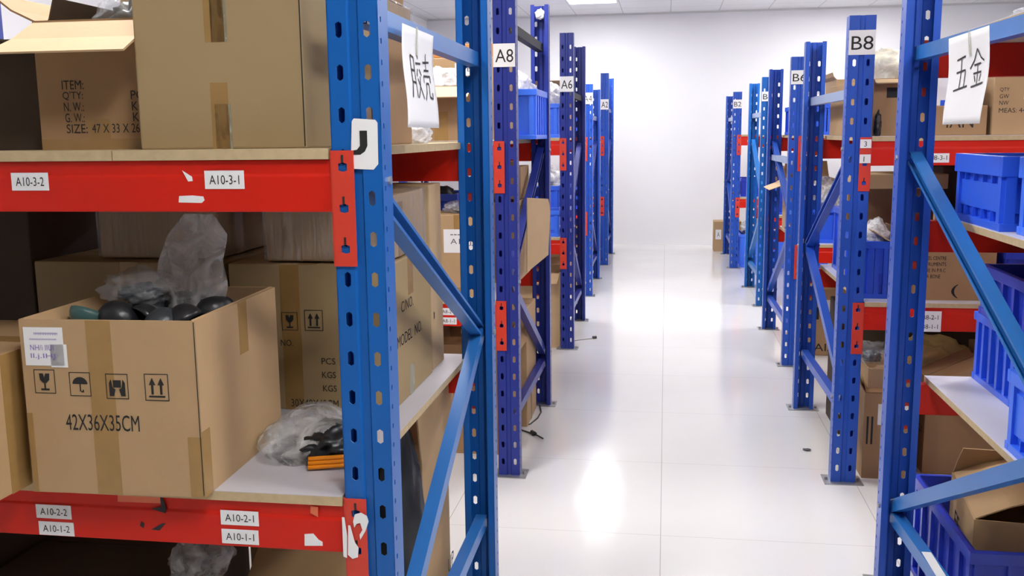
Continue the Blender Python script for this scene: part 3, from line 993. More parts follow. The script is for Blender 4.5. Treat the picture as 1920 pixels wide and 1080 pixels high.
# two hand-lettered signs hanging on the frames at the aisle
S_LEFT = [  # left character, then right character; unit square of the sheet
    [(0.20, 0.72), (0.20, 0.45), (0.15, 0.30)], [(0.20, 0.72), (0.30, 0.70), (0.30, 0.30)], [(0.20, 0.58), (0.29, 0.57)], [(0.20, 0.46), (0.29, 0.45)],
    [(0.42, 0.76), (0.44, 0.70)], [(0.35, 0.65), (0.53, 0.66)], [(0.41, 0.60), (0.36, 0.52)], [(0.47, 0.60), (0.53, 0.54)], [(0.48, 0.53), (0.43, 0.40), (0.33, 0.30)], [(0.38, 0.50), (0.46, 0.40), (0.55, 0.30)],
    [(0.62, 0.68), (0.84, 0.70)], [(0.73, 0.78), (0.73, 0.60)], [(0.65, 0.60), (0.82, 0.61)], [(0.62, 0.47), (0.62, 0.54), (0.85, 0.55), (0.85, 0.48)], [(0.70, 0.47), (0.69, 0.38), (0.62, 0.29)], [(0.70, 0.47), (0.79, 0.47), (0.79, 0.33), (0.88, 0.31), (0.88, 0.38)]]
S_RIGHT = [
    [(0.24, 0.72), (0.44, 0.75)], [(0.35, 0.74), (0.31, 0.40)], [(0.23, 0.58), (0.43, 0.60), (0.41, 0.40)], [(0.19, 0.38), (0.49, 0.42)],
    [(0.72, 0.80), (0.64, 0.68), (0.54, 0.60)], [(0.72, 0.80), (0.80, 0.70), (0.88, 0.66)], [(0.64, 0.63), (0.80, 0.64)], [(0.62, 0.54), (0.81, 0.55)], [(0.72, 0.64), (0.71, 0.42)], [(0.64, 0.52), (0.67, 0.45)], [(0.80, 0.53), (0.77, 0.45)], [(0.58, 0.40), (0.88, 0.43)]]
paper_sheet('paper_sign', 'white paper sheet with two hand-written characters hanging on the left frame', -0.520, 1.925, 2.190, 1.468, 1.672, S_LEFT, 1, 0.42, 0.4)
paper_sheet('paper_sign', 'white paper sheet with two hand-written characters hanging on the right frame', 0.696, 2.625, 2.315, 1.464, 1.675, S_RIGHT, -1, 0.55, 1.3)

# ------------------------------------------------------------------ contents of the left foreground rack (A10)
ZU, ZM = 1.430, 0.768
carton('big plain taped carton beside the blue post on the upper left shelf', -1.010, -0.672, 1.775, 2.20, ZU, 1.93, mat='kraft_d',
       tapes=[('front', 0.145, 0.20, 0.185, 0.50, 'tape'), ('front', 0.150, 0.0, 0.185, 0.125, 'tape'), ('front', 0.158, 0.20, 0.190, 0.33, 'clear_tape'), ('front', 0.157, 0.0, 0.190, 0.085, 'clear_tape'), ('right', 0.36, 0.0, 0.41, 0.10)],
       prints=[('front', 'line', '', 0.3340, 0.004, 0.3362, 0.496)])
carton('open carton reading SIZE 47 X 33 X 26 CM on the upper left shelf', -1.275, -1.02, 1.855, 2.19, ZU, 1.690, mat='kraft_b',
       flaps=[('front', 118, 0.155, -0.02, 'kraft_c'), ('back', -8, 0.16, 0.01, 'kraft_c'), ('left', 60, 0.12)],
       prints=[('front', 'text', 'ITEM:', 0.055, 0.122, 0.018, 0.048), ('front', 'text', "Q'TY:", 0.055, 0.100, 0.018, 0.045), ('front', 'text', 'N. W.:', 0.056, 0.078, 0.018, 0.044),
               ('front', 'text', 'G. W.:', 0.057, 0.056, 0.018, 0.043), ('front', 'text', 'SIZE:', 0.058, 0.034, 0.018, 0.047), ('front', 'text', '47 X 33 X 26 CM', 0.115, 0.034, 0.018, 0.138),
               ('front', 'text', 'PCS', 0.205, 0.100, 0.018, 0.040), ('front', 'text', 'KGS', 0.206, 0.078, 0.018, 0.040), ('front', 'text', 'KGS', 0.207, 0.056, 0.018, 0.040)],
       tapes=[('front', 0.0, 0.0, 0.25, 0.022), ('front', 0.105, 0.022, 0.155, 0.062)])
bag('clear bag of black parts inside the open SIZE carton', -1.14, 2.03, 1.60, 0.085, 0.10, 0.11, 3, 'film', ('graphite', 0.8, 0.8), flat=0.3)
carton('dark brown carton at the left edge of the upper left shelf', -1.60, -1.290, 1.90, 2.20, ZU, 1.66, mat='kraft_dark_shade', flaps=[('right', 20, 0.09), ('front', 95, 0.12)])
carton('dim brown carton behind the big plain one, above the shelf edge', -0.99, -0.664, 2.215, 2.53, ZU, 1.690, mat='kraft_b', tapes=[('right', 0.06, 0.10, 0.062, 0.25, 'clear_tape')])
w_ = carton('plastic wrapped carton on top of the dim brown one', -0.985, -0.664, 2.225, 2.545, 1.690, 1.775, mat='kraft', name='wrapped_carton')
MB().box(-0.166, 0.166, -0.166, 0.166, 0.002, 0.089).build('stretch_wrap', MT['wrap'], w_, bevel=0.006)
carton('small brown carton on top of the plastic wrapped one', -0.985, -0.675, 2.24, 2.52, 1.781, 1.98, mat='kraft_b')
bag('crumpled clear bubble bag at the shelf end under the left paper sign', -0.685, 2.63, ZU, 0.05, 0.06, 0.035, 9, 'film_white', None)

# middle shelf
carton('open carton marked 42X36X35CM at the left', -1.226, -0.872, 1.660, 2.075, ZM, 1.113, rot=2.0, mat='kraft',
       flaps=[('left', -150, 0.12, 0.01), ('right', -150, 0.10, 0.01)],
       prints=[('front', 'icon', 'glass', 0.022, 0.200, 0.043), ('front', 'icon', 'umbrella', 0.094, 0.196, 0.043), ('front', 'icon', 'hands', 0.168, 0.192, 0.045), ('front', 'icon', 'up', 0.246, 0.190, 0.048),
               ('front', 'text', '42X36X35CM', 0.080, 0.128, 0.032, 0.150), ('front', 'line', '', 0.3500, 0.004, 0.3518, 0.343)],
       tapes=[('front', 0.135, 0.0, 0.185, 0.344), ('front', 0.325, 0.0, 0.353, 0.12), ('front', 0.0, 0.0, 0.012, 0.16), ('right', 0.0, 0.0, 0.035, 0.13), ('right', 0.20, 0.235, 0.245, 0.344)],
       stickers=[('front', 0.008, 0.255, 0.080, 0.075, [('MMMMMMMMMM', 0.022, 0.060, 0.005, 0.048), ('mmmmmmmmmmm', 0.012, 0.050, 0.003, 0.055), ('NH/i IIUI', 0.012, 0.030, 0.011, 0.048), ('ll.j.IHJ', 0.012, 0.012, 0.012, 0.050)], ('sticker', 'violet_ink')), ('front', 0.060, 0.252, 0.034, 0.045, [])])
G1 = 'black moulded parts heaped in the open 42X36X35CM carton'
rnd = random.Random(5)
shell('teal half-round moulded part at the left of the heap in the open carton', (-1.150, 1.775, 1.105), 0.036, (150, 20, 20), 'teal', 0.7, None)
for k, (x, y, z, r_, rx, ry, mt) in enumerate([(-1.095, 1.79, 1.085, 0.045, 20, 30, 'black'), (-1.045, 1.80, 1.078, 0.042, -20, 60, 'black'), (-0.995, 1.78, 1.075, 0.045, 40, -30, 'graphite'), (-0.950, 1.80, 1.080, 0.045, -30, 20, 'black'),
                                                (-1.08, 1.88, 1.082, 0.05, 10, -40, 'graphite'), (-1.01, 1.90, 1.085, 0.05, 50, 10, 'black'), (-0.94, 1.90, 1.080, 0.05, -40, -20, 'black'), (-1.00, 1.985, 1.08, 0.05, 15, 35, 'black')]):
    shell('black moulded part in the heap filling the open 42X36X35CM carton', (x, y, z), r_, (rx, ry, k * 40), mt, 0.7, G1)
t = thing('plastic_sheet', 'tray of dark packing film under the heap of moulded parts', 'packing', (-1.049, 1.868, 1.045))
mb = MB(); mb.box(-0.165, 0.165, -0.195, 0.195, -0.01, 0.02); mb.build('film', MT['black'], t, bevel=0.006)


def loose_bag(label, prof, cx, cy, z, depth, seed, mat, rot=0.0):
    """a limp bag given by an outline (u, v) in its own plane, with folds and thickness"""
    t = thing('plastic_bag', label, 'bag', (cx, cy, z), R(rot))
    n, m_ = 22, 14
    rr = random.Random(seed)
    vs = []
    vmin, vmax = prof[0][0], prof[-1][0]
    def edges(v):
        for (v0, a0, b0), (v1, a1, b1) in zip(prof, prof[1:]):
            if v <= v1 + 1e-9:
                k = (v - v0) / (v1 - v0)
                return a0 + (a1 - a0) * k, b0 + (b1 - b0) * k
        return prof[-1][1:]
    rows = m_
    for sgn in (-1, 1):
        for j in range(rows + 1):
            v = vmin + (vmax - vmin) * j / rows
            a, b = edges(v)
            for i in range(n + 1):
                k = i / n
                u = a + (b - a) * k
                bul = depth * math.sin(PI * k) ** 0.6 * (1 - 0.75 * j / rows)
                f_ = 0.034 * noise.noise(Vector((u * 22 + seed, v * 7, sgn * 2.0))) + 0.010 * noise.noise(Vector((u * 60, v * 22 + seed, sgn)))
                w_ = f_ * math.sin(PI * k)
                vs.append((u, sgn * bul + w_, v))
    fs = []
    N = (rows + 1) * (n + 1)
    for s_ in (0, 1):
        for j in range(rows):
            for i in range(n):
                q = (s_ * N + j * (n + 1) + i, s_ * N + j * (n + 1) + i + 1, s_ * N + (j + 1) * (n + 1) + i + 1, s_ * N + (j + 1) * (n + 1) + i)
                fs.append(q if s_ == 0 else q[::-1])
    MB().add(vs, fs).build('film', MT[mat], t, smooth=True)
    return t


loose_bag('tall clear plastic bag standing in the open 42X36X35CM carton', [(0.0, -0.075, 0.070), (0.05, -0.080, 0.085), (0.10, -0.070, 0.075), (0.155, -0.045, 0.090), (0.20, -0.005, 0.060)], -0.990, 1.90, 1.095, 0.035, 4, 'film_grey')
bag('low clear plastic bag with silvery folds beside the tall one', -1.080, 1.86, 1.115, 0.080, 0.06, 0.042, 12, 'film', ('graphite', 0.6, 0.5), amp=0.3)
carton('lidded carton at the left edge of the middle left shelf', -1.66, -1.252, 1.585, 1.98, ZM, 1.045, rot=0, mat='kraft',
       tapes=[('right', 0.05, 0.0, 0.11, 0.277), ('top', 0.0, 0.17, 0.405, 0.22)], prints=[('right', 'text', 'III', 0.22, 0.17, 0.03, 0.04)])
carton('carton marked 30X40X40CM behind the blue post on the middle left shelf', -1.08, -0.664, 2.27, 2.69, ZM, 1.140, mat='kraft_d',
       prints=[('front', 'icon', 'umbrella', 0.075, 0.205, 0.042), ('front', 'icon', 'glass', 0.135, 0.205, 0.042), ('front', 'icon', 'up', 0.195, 0.205, 0.048),
               ('front', 'text', 'NO.', 0.13, 0.165, 0.016, 0.032), ('front', 'text', 'PCS', 0.235, 0.120, 0.016, 0.036), ('front', 'text', 'KGS', 0.235, 0.085, 0.016, 0.036), ('front', 'text', 'KGS', 0.236, 0.050, 0.016, 0.036),
               ('front', 'text', '30X40X40CM', 0.15, 0.008, 0.020, 0.125),
               ('right', 'text', 'C/NO.', 0.10, 0.235, 0.028, 0.12), ('right', 'text', 'MODEL  NO.', 0.055, 0.150, 0.030, 0.25)],
       tapes=[('front', 0.135, 0.0, 0.185, 0.37), ('right', 0.175, 0.27, 0.225, 0.37), ('top', 0.18, 0.0, 0.23, 0.42), ('right', 0.165, 0.0, 0.215, 0.08, 'clear_tape')])
carton('dim wide carton at the back of the middle left shelf', -1.62, -1.10, 2.28, 2.70, ZM, 1.140, mat='kraft_d', tapes=[('front', 0.24, 0.0, 0.29, 0.372)])
for lbl, a in (('plastic wrapped carton on top of the 30X40X40CM carton', (-0.985, -0.672, 2.29, 2.66, 1.145, 1.305)), ('plastic wrapped carton at the back above the dim wide carton', (-1.46, -1.13, 2.33, 2.68, 1.145, 1.290))):
    w_ = carton(lbl, *a, mat='kraft', name='wrapped_carton', tapes=[('right', 0.10, 0.0, 0.15, 0.14)])
    hx, hy, hz = (a[1] - a[0]) / 2 + 0.006, (a[3] - a[2]) / 2 + 0.006, a[5] - a[4] + 0.005
    MB().box(-hx, hx, -hy, hy, 0.002, hz).build('stretch_wrap', MT['wrap'], w_, bevel=0.008)
carton('narrow upright carton between the wrapped cartons and the rear blue post', -0.95, -0.668, 2.715, 2.86, ZM, 1.312, mat='kraft_c', prints=[('right', 'line', '', 0.02, 0.15, 0.03, 0.17)])
bag('clear bag of dark parts lying on the white shelf beside the blue post', -0.765, 1.995, ZM, 0.115, 0.15, 0.060, 21, 'film_grey', ('black', 0.62, 0.72, (0.055, -0.055, 0.004)), flat=0.6, amp=0.16, freq=1.5)
t = thing('orange_tubes', 'orange plastic sticks poking out of the clear bag on the white shelf', 'plastic sticks', (-0.69, 1.845, ZM))
for k in range(3):
    MB().tube([(-0.032, -0.012 + 0.002 * k, 0.008 + 0.0085 * k), (0.105, 0.028 + 0.002 * k, 0.010 + 0.0085 * k)], 0.0048, 8).build('stick', MT['orange'], t, smooth=True)

carton('tall added carton in shade colour, deep at the left end of the middle left shelf', -2.60, -1.64, 2.30, 2.80, ZM, 1.300, mat='kraft_dark_shade')  # added filler: keeps the shelf interior black and blocks side light
carton('added carton in shade colour against the shadowed one, deep on the floor of the left rack', -2.20, -1.53, 1.80, 2.70, 0.0, 0.60, mat='kraft_dark_shade')  # added filler that darkens the floor level behind the front cartons
# under the lower beam, on the floor
carton('open tan carton with a tall flap on the floor under the left rack', -1.20, -0.672, 2.565, 2.90, 0.0, 0.40, mat='kraft', flaps=[('right', 2, 0.29, -0.07), ('back', 30, 0.15), ('front', 100, 0.14)],
       prints=[('right', 'line', '', 0.09, 0.32, 0.13, 0.36), ('right', 'text', 'UP', 0.30, 0.06, 0.05, 0.08)])
bag('tall black bag standing on the floor between two tan cartons under the left rack', -0.715, 2.455, 0.0, 0.080, 0.105, 0.44, 31, 'black', None, amp=0.18)
carton('low carton under the end of the left rack, nearest the aisle', -1.02, -0.68, 1.83, 2.14, 0.0, 0.36, mat='kraft', flaps=[('back', 30, 0.16, 0.03), ('front', 60, 0.12), ('left', 70, 0.1)])
carton('shadowed carton under the left rack, left of the low one', -1.50, -1.08, 1.80, 2.30, 0.0, 0.48, mat='kraft_dark_shade')
bag('grey plastic bag hanging over the shadowed carton under the left rack', -1.02, 1.93, 0.485, 0.07, 0.07, 0.06, 33, 'film_grey', ('black', 0.7, 0.6))

# ------------------------------------------------------------------ rack A8
Z8, Z8M = 1.4295, 0.7675
carton('open carton with a pale flap on the upper shelf of rack A8', -1.15, -0.80, 4.02, 4.40, Z8, 1.655, mat='kraft_b', flaps=[('front', 112, 0.13, -0.01, 'kraft_c'), ('back', 10, 0.14, 0.01, 'kraft_c')], tapes=[('front', 0.19, 0.0, 0.25, 0.12)])
bag('white plastic bag in the open carton on the upper shelf of rack A8', -0.96, 4.14, 1.60, 0.12, 0.10, 0.085, 41, 'film_white', None)
carton('tan carton with a white notice at the back of rack A8', -1.05, -0.70, 4.41, 4.605, Z8, 1.80, mat='kraft', stickers=[('front', 0.10, 0.29, 0.12, 0.055, [('IIFEEI', 0.012, 0.018, 0.022, 0.095)])], name='cardboard_box')
carton('flat orange carton lying on the tan one at the back of rack A8', -1.05, -0.72, 4.415, 4.60, 1.80, 1.86, mat='orange_card')
carton('labelled carton with brown tape on the middle shelf of rack A8', -1.12, -0.76, 4.02, 4.24, Z8M, 1.12, mat='kraft', stickers=[('front', 0.19, 0.19, 0.145, 0.10, [('A10 JJ', 0.03, 0.03, 0.03, 0.10), ('------', 0.03, 0.075, 0.004, 0.09)])], tapes=[('front', 0.235, 0.29, 0.30, 0.352), ('front', 0.235, 0.0, 0.30, 0.04)])
bag('grey bag lying on the labelled carton of rack A8', -0.87, 4.12, 1.121, 0.085, 0.07, 0.032, 44, 'film_grey', ('graphite', 0.6, 0.5))
crate('shallow blue crate behind the labelled carton of rack A8', -1.24, -0.925, 4.29, 4.62, 1.02, 1.19, mat='crate', ribs=4)
carton('plain carton carrying the shallow blue crate in rack A8', -1.25, -0.92, 4.29, 4.64, Z8M, 1.02, mat='kraft_b')
bag('dark bag heaped in the shallow blue crate of rack A8', -1.08, 4.45, 1.09, 0.13, 0.11, 0.085, 45, 'black', None)
crate('ribbed blue crate on the upper shelf of rack A8, by the aisle', -1.10, -0.605, 4.62, 5.08, Z8, 1.665, mat='crate_light', ribs=5)
bag('white plastic bag heaped in the ribbed blue crate of rack A8', -0.80, 4.86, 1.58, 0.16, 0.16, 0.12, 47, 'film_white', None)
# open carton with its end flap hanging into the aisle
carton('carton on the middle shelf of rack A8 with an open flap towards the aisle', -0.905, -0.675, 4.42, 4.86, Z8M, 1.145, mat='kraft', flaps=[('back', -60, 0.1)])
t = thing('cardboard_sheet', 'stiff cardboard flap sticking out past the rear post of rack A8', 'cardboard', (-0.600, 4.62, 0.80), 0)
mb = MB()
P = [(-0.028, -0.20, 0.02), (0.045, 0.02, 0.075), (0.05, 0.06, 0.29), (0.045, 0.03, 0.345), (-0.024, -0.20, 0.365)]
P = [Vector(p) for p in P]
mb.add(P + [p + Vector((-0.004, 0.002, 0)) for p in P], [(0, 1, 2, 3, 4), (9, 8, 7, 6, 5)] + [(i, 5 + i, 5 + (i + 1) % 5, (i + 1) % 5) for i in range(5)])
mb.build('sheet', MT['kraft_c'], t)
carton('brown crumpled carton on top of the open carton in rack A8', -0.905, -0.685, 4.62, 4.90, 1.146, 1.30, mat='kraft_b', flaps=[('front', 60, 0.06)])
carton('tall carton on the floor under rack A8', -1.05, -0.668, 4.66, 5.00, 0.0, 0.60, mat='kraft', tapes=[('right', 0.12, 0.0, 0.17, 0.2)])
carton('low carton on the floor under rack A8, near the front post', -1.05, -0.70, 4.22, 4.62, 0.0, 0.55, mat='kraft_b', flaps=[('right', 150, 0.10), ('front', 100, 0.10)])
t = thing('power_cable', 'black cable lying on the floor beside rack A8', 'cable', (-0.65, 4.7, 0.0))
mb = MB(); pts = [(-0.655, 5.04, 0.004), (-0.632, 4.92, 0.004), (-0.636, 4.81, 0.004), (-0.66, 4.70, 0.004), (-0.70, 4.66, 0.004), (-0.695, 4.60, 0.004), (-0.65, 4.56, 0.005), (-0.61, 4.52, 0.005)]
mb.tube([Vector(p) - Vector((-0.65, 4.7, 0)) for p in pts], 0.0038, 6); mb.build('cord', MT['rubber'], t, smooth=True)
mb = MB(); mb.tube([(0.018, -0.140, 0.008), (0.036, -0.178, 0.008)], [0.010, 0.013], 8); mb.tube([(0.036, -0.178, 0.010), (0.085, -0.235, 0.006)], 0.004, 6); mb.build('plug', MT['rubber'], t)
t = thing('paper_scrap', 'crumpled white paper stuck in the top of the rear post of rack A8', 'paper', (-0.645, 5.075, 2.030))
me = blob(0.026, 0.020, 0.028, 61, 0.35, sub=3); me.materials.append(MT['paper']); link('scrap', me, t)

# ------------------------------------------------------------------ rack A6
crate('bright blue crate on the upper shelf of rack A6', -1.10, -0.700, 6.50, 7.05, Z8, 1.655, mat='crate_light', ribs=5)
bag('white bag rising from the bright blue crate of rack A6', -0.80, 6.72, 1.60, 0.11, 0.14, 0.12, 63, 'film_white', None)
carton('crushed tan carton lid behind the white bag of rack A6', -0.95, -0.70, 7.08, 7.40, Z8, 1.78, mat='kraft_b', flaps=[('front', 60, 0.10)])
crate('lower blue crate of the pair on the middle shelf of rack A6', -1.10, -0.700, 6.50, 7.0, Z8M, 0.945, mat='crate_light', ribs=4, panel=True)
crate('upper blue crate of the pair on the middle shelf of rack A6', -1.10, -0.700, 6.50, 7.0, 0.945, 1.11, mat='crate', ribs=4)
bag('grey bag heaped in the upper crate of rack A6', -0.82, 6.72, 1.03, 0.13, 0.16, 0.13, 66, 'film_white', ('graphite', 0.6, 0.6))
carton('tan carton on the floor under rack A6', -1.05, -0.700, 6.50, 6.95, 0.0, 0.52, mat='kraft_c', flaps=[('front', 130, 0.10), ('back', 20, 0.1)])
t = thing('power_cable', 'thin grey cable end on the floor beside rack A6', 'cable', (-0.55, 6.78, 0.0))
MB().tube([(-0.08, -0.05, 0.004), (-0.02, 0.0, 0.004), (0.05, 0.04, 0.004)], 0.004, 6).build('cord', MT['zinc'], t)
MB().tube([(0.05, 0.04, 0.010), (0.075, 0.055, 0.010)], 0.010, 8).build('plug', MT['rubber'], t)

# ------------------------------------------------------------------ racks A4 and A2
for (nm, xa, y0) in (('A4', -0.735, 8.72), ('A2', -0.72, 10.86)):
    crate('blue crate on the upper shelf of rack %s' % nm, xa - 0.42, xa, y0, y0 + 0.5, Z8, 1.64, mat='crate', ribs=4)
    crate('blue crate on the middle shelf of rack %s' % nm, xa - 0.42, xa, y0, y0 + 0.5, Z8M, 0.98, mat='crate', ribs=4)
    carton('tan carton on the floor under rack %s' % nm, xa - 0.42, xa, y0, y0 + 0.5, 0.0, 0.42, mat='kraft')
bag('white bag above the blue crate on the upper shelf of rack A4', -0.86, 8.95, 1.58, 0.13, 0.15, 0.16, 71, 'film_white', None)

# ------------------------------------------------------------------ rack B8
carton('carton under the clear bundle at the aisle end of rack B8, upper shelf', 0.812, 1.02, 4.10, 4.45, Z8, 1.655, mat='kraft_b', flaps=[('front', 105, 0.07, -0.005, 'kraft_c')], prints=[('front', 'line', '', 0.05, 0.15, 0.09, 0.19), ('front', 'line', '', 0.12, 0.15, 0.14, 0.19)])
bag('cream plastic bundle on the carton at the aisle end of rack B8', 0.895, 4.28, 1.60, 0.105, 0.12, 0.115, 81, 'film_cream', None, amp=0.15)
carton('tan carton at the rear aisle end of rack B8, upper shelf', 0.81, 1.15, 4.74, 5.12, Z8, 1.67, mat='kraft')
bag('black tool pouch hanging at the front post of rack B8', 0.828, 4.072, Z8, 0.014, 0.02, 0.06, 82, 'black', None, name='tool_pouch', cat='pouch')
carton('low brown carton on the upper shelf of rack B8 behind the paper sign', 1.03, 1.24, 4.09, 4.45, Z8, 1.545, mat='kraft_b', prints=[('front', 'text', 'IAN', 0.06, 0.03, 0.05, 0.10)])
carton('white paper box with a blue base standing on the low carton of rack B8', 1.035, 1.22, 4.10, 4.34, 1.545, 1.685, mat='paper', tapes=[('front', 0.03, 0.0, 0.185, 0.022, 'crate'), ('left', 0.0, 0.0, 0.2, 0.022, 'crate')], name='paper_box')
carton('tan carton with a white slip on the upper shelf of rack B8, right edge', 1.255, 1.62, 4.08, 4.45, Z8, 1.672, mat='kraft', prints=[('front', 'text', 'QTY', 0.022, 0.165, 0.016, 0.034), ('front', 'text', 'GW', 0.022, 0.14, 0.016, 0.034), ('front', 'text', 'NW', 0.022, 0.115, 0.016, 0.034), ('front', 'text', 'MEAS: 44 X 1', 0.022, 0.085, 0.018, 0.14)],
       stickers=[('front', 0.11, 0.135, 0.08, 0.09, [])])
carton('carton with black print on the middle shelf of rack B8', 0.99, 1.315, 4.11, 4.45, Z8M, 0.985, mat='kraft_b', flaps=[('front', 165, 0.02), ('left', 30, 0.08)],
       prints=[('front', 'text', 'WHEEL CENTRE', 0.035, 0.165, 0.015, 0.10), ('front', 'text', 'INSTRUMENTS', 0.035, 0.140, 0.015, 0.10), ('front', 'text', 'MADE IN P.R.C', 0.035, 0.115, 0.015, 0.10), ('front', 'text', 'META BONE', 0.035, 0.090, 0.015, 0.08), ('front', 'text', '(   )', 0.16, 0.01, 0.055, 0.15)])
crate('blue crate with a bag in it at the aisle end of rack B8, middle shelf', 0.812, 0.945, 4.12, 4.60, Z8M, 1.005, mat='crate', ribs=3)
bag('clear bag in the blue crate at the aisle end of rack B8', 0.875, 4.28, 0.97, 0.055, 0.13, 0.07, 84, 'film_white', None)
carton('tan carton with a raised flap beside the aisle crate of rack B8', 0.950, 0.985, 4.10, 4.42, Z8M, 0.99, mat='kraft_c', flaps=[('front', 40, 0.10), ('left', 62, 0.13, 0.02, 'kraft_c')])
for k, (xa, z0, nm) in enumerate(((1.345, Z8M, 'lower'), (1.345, 0.972, 'upper'))):
    crate('%s dark blue crate of the stack on the middle shelf of rack B8' % nm, xa, xa + 0.40, 4.10, 4.55, z0, z0 + 0.20, mat='crate_dark', ribs=5)
crate('blue crate full of clear bags at the back of the middle shelf of rack B8', 0.84, 1.20, 4.72, 5.1, Z8M, 1.08, mat='crate', ribs=3)
bag('clear bag of metal parts piled in the back crate of rack B8', 1.02, 4.9, 1.03, 0.15, 0.13, 0.10, 85, 'film_white', ('graphite', 0.7, 0.6))
carton('upright brown carton behind the aisle crate on the middle shelf of rack B8', 0.820, 1.2, 4.61, 4.71, Z8M, 1.20, mat='kraft_b')
carton('flat tan carton lying high under the upper beam of rack B8', 0.815, 1.2, 4.42, 4.74, 1.201, 1.265, mat='kraft_c')
carton('tan carton with a white slip on the floor under rack B8', 0.835, 1.02, 4.11, 4.50, 0.0, 0.37, mat='kraft_b', flaps=[('front', -70, 0.15), ('left', 20, 0.08)],
       stickers=[('front', 0.055, 0.235, 0.12, 0.09, [])], prints=[('front', 'line', '', 0.012, 0.15, 0.02, 0.27), ('front', 'line', '', 0.03, 0.15, 0.038, 0.27), ('front', 'text', 'AP', 0.085, 0.19, 0.025, 0.04), ('front', 'text', 'NO', 0.085, 0.15, 0.015, 0.04)])
carton('tan carton lid leaning open on the floor carton of rack B8', 0.85, 1.02, 4.14, 4.44, 0.375, 0.47, rot=0, mat='kraft_c', flaps=[('front', 70, 0.09)], prints=[('front', 'text', 'H', 0.08, 0.02, 0.04, 0.03)])
bag('shiny clear bag on the floor cartons of rack B8', 0.885, 4.25, 0.475, 0.075, 0.09, 0.055, 87, 'film', ('graphite', 0.5, 0.5))
carton('brown carton on the floor under rack B8, right of the slip carton', 1.10, 1.50, 4.20, 4.55, 0.0, 0.26, mat='kraft_b', prints=[('left', 'text', 'CI', 0.25, 0.17, 0.03, 0.06)])
bag('yellow plastic bag of parts under the lower beam of rack B8', 1.16, 4.40, 0.40, 0.16, 0.12, 0.10, 89, 'film_yellow', None)
c_ = carton('brown carton lying tilted in front of the yellow bag under rack B8', 1.10, 1.32, 4.08, 4.24, 0.40, 0.50, mat='kraft_b', flaps=None)
c_.rotation_euler = (R(10), R(-24), R(8))
carton('brown carton under the tilted one and the yellow bag in rack B8', 1.06, 1.325, 4.29, 4.56, 0.26, 0.40, mat='kraft_b')
carton('grey brown carton behind the tilted one under rack B8', 1.33, 1.60, 4.15, 4.45, 0.26, 0.54, mat='kraft_b')

carton('wide added carton in shade colour at the back of the floor under rack B8', 0.84, 1.95, 4.72, 5.08, 0.0, 0.62, mat='kraft_dark_shade')  # added backing that stands in for the shade under the lower beam
carton('wide added carton in shade colour at the back of the middle shelf of rack B8', 1.26, 2.30, 4.74, 5.10, Z8M, 1.285, mat='kraft_dark_shade')  # added backing that stands in for the shade behind the middle shelf
# ------------------------------------------------------------------ racks B6, B4 and B2
crate('blue crate with clear bags on the middle shelf of rack B6', 0.900, 1.18, 6.20, 6.65, Z8M, 0.985, mat='crate', ribs=2, stick=('front', 0.16, 0.12, 0.04, 0.03, []))
bag('clear bag of metal parts piled in the middle shelf crate of rack B6', 1.02, 6.42, 0.93, 0.14, 0.16, 0.14, 91, 'film_white', ('graphite', 0.65, 0.55))
crate('dark blue crate beside the tan carton on the upper shelf of rack B6', 0.89, 1.00, 6.20, 6.60, Z8, 1.62, mat='crate', ribs=3)
carton('tan carton on the upper shelf of rack B6', 1.01, 1.32, 6.20, 6.60, Z8, 1.76, mat='kraft', flaps=[('left', 30, 0.05)])
bag('white bag heaped on the upper shelf of rack B6 by the rear post', 0.96, 7.00, 1.56, 0.10, 0.14, 0.17, 92, 'film_white', None)
crate('bright blue crate at the rear of the upper shelf of rack B6', 0.83, 1.2, 6.72, 7.2, Z8, 1.62, mat='crate', ribs=3)
carton('pale carton with a flap pointing at the aisle on the middle shelf of rack B6', 0.84, 1.16, 6.80, 7.25, Z8M, 1.13, mat='kraft_c', flaps=[('left', 115, 0.16, 0.02, 'kraft_c'), ('back', 20, 0.12)])
carton('carton with a white slip on the floor under rack B6', 0.93, 1.28, 6.45, 6.9, 0.0, 0.44, mat='kraft_b', stickers=[('front', 0.10, 0.29, 0.10, 0.08, [])], prints=[('front', 'text', 'IAIA', 0.03, 0.03, 0.05, 0.16), ('front', 'line', '', 0.03, 0.24, 0.07, 0.32)])
crate('blue crate on the middle shelf of rack B4', 0.875, 1.25, 8.35, 8.85, Z8M, 0.99, mat='crate', ribs=4)
carton('brown carton on the blue crate of rack B4', 0.875, 1.2, 8.40, 8.8, 0.99, 1.16, mat='kraft_b')
crate('blue crate on the upper shelf of rack B4', 1.35, 1.75, 8.35, 8.85, Z8, 1.64, mat='crate', ribs=4)
for k, (xa, w_, nm) in enumerate(((0.80, 0.30, 'leftmost'), (1.12, 0.30, 'second'), (1.44, 0.30, 'third'))):
    crate('%s of the blue crates on the floor under rack B2' % nm, xa, xa + w_, 10.72, 11.2, 0.0, 0.36, mat='crate_light', ribs=3)
crate('shallow blue crate on the middle shelf of rack B2', 0.80, 1.18, 10.72, 11.2, Z8M, 0.96, mat='crate_dark', ribs=3)
bag('dark bag on the leftmost floor crate of rack B2', 0.95, 10.95, 0.345, 0.12, 0.18, 0.10, 95, 'film_white', ('black', 0.9, 0.5))
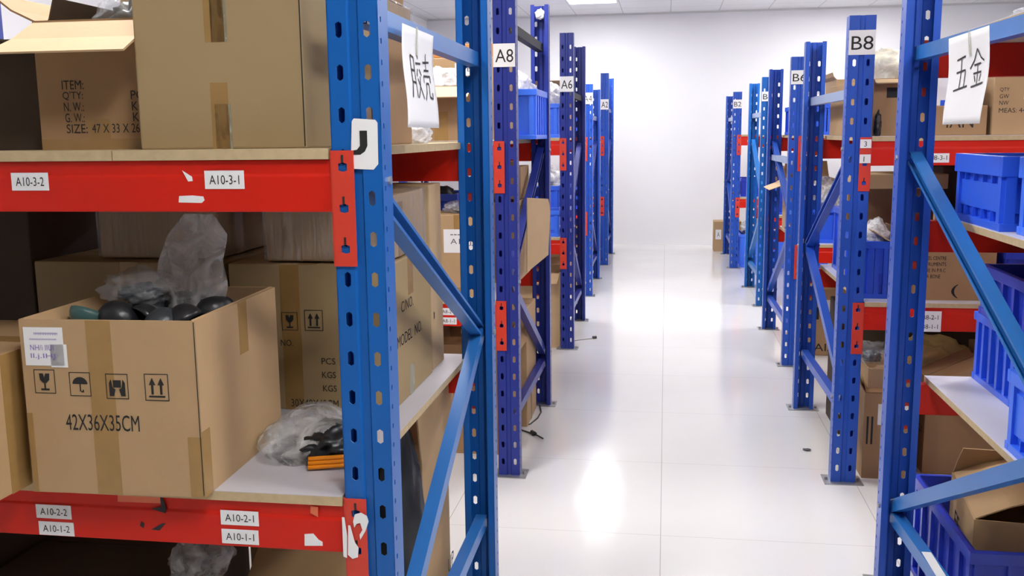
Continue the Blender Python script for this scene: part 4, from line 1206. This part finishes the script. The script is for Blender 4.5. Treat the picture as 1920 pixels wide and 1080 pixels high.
carton('carton with a white label on the floor by the far wall behind rack B2', 0.600, 0.93, 12.18, 12.45, 0.0, 0.37, mat='kraft', stickers=[('front', 0.02, 0.15, 0.07, 0.12, [('A', 0.02, 0.03, 0.06, 0.03)])])

# ------------------------------------------------------------------ rack B10 at the right edge
ZB1, ZB2 = 1.1995, 0.6895
crate('blue stacking crate on the upper shelf of the right rack, next to the rear post', 0.815, 1.36, 2.55, 2.95, ZB1, 1.385, mat='crate', rim=0.05, panel=True)
crate('blue stacking crate on the upper shelf of the right rack, nearest the camera', 0.838, 1.38, 2.02, 2.505, ZB1, 1.385, mat='crate_light', rim=0.05, panel=True)
crate('tall ribbed blue crate on the lower shelf of the right rack', 0.945, 1.40, 2.76, 3.125, ZB2, 0.900, mat='crate', ribs=5, rim=0.025)
crate('blue crate stacked on the tall ribbed one in the right rack', 0.945, 1.40, 2.62, 3.10, 0.900, 1.05, mat='crate_dark', ribs=5)
crate('bright blue crate at the front of the lower shelf of the right rack', 0.816, 1.36, 1.98, 2.42, ZB2, 0.885, mat='crate_light', ribs=1, panel=True)
crate('big blue open crate on the floor under the right rack', 0.822, 1.42, 2.62, 3.24, 0.0, 0.330, mat='crate_dark', ribs=6, rim=0.035, stick=('front', 0.17, 0.155, 0.16, 0.075, [('UKYA', 0.02, 0.025, 0.025, 0.10)]))
carton('brown carton with half shut flaps inside the big blue floor crate', 0.895, 1.33, 2.74, 3.14, 0.02, 0.365, rot=-7, mat='kraft', flaps=[('left', -68, 0.20, 0.004), ('right', -74, 0.20, 0.004), ('back', -20, 0.10, 0.02)], prints=[('left', 'text', 'FF', 0.10, 0.20, 0.06, 0.08)])
bag('clear plastic cover lying on the top shelf of the right rack', 1.02, 2.50, 1.7195, 0.18, 0.35, 0.03, 97, 'film_white', None)
t = thing('dirt_scrap', 'small grey scrap of dirt on the floor left of rack B8', 'litter', (0.766, 4.598, 0.0))
me = blob(0.022, 0.014, 0.006, 99, 0.4, sub=2); me.materials.append(MT['grey_ink']); link('scrap', me, t)
t.location = (0.66, 4.45, 0.0)
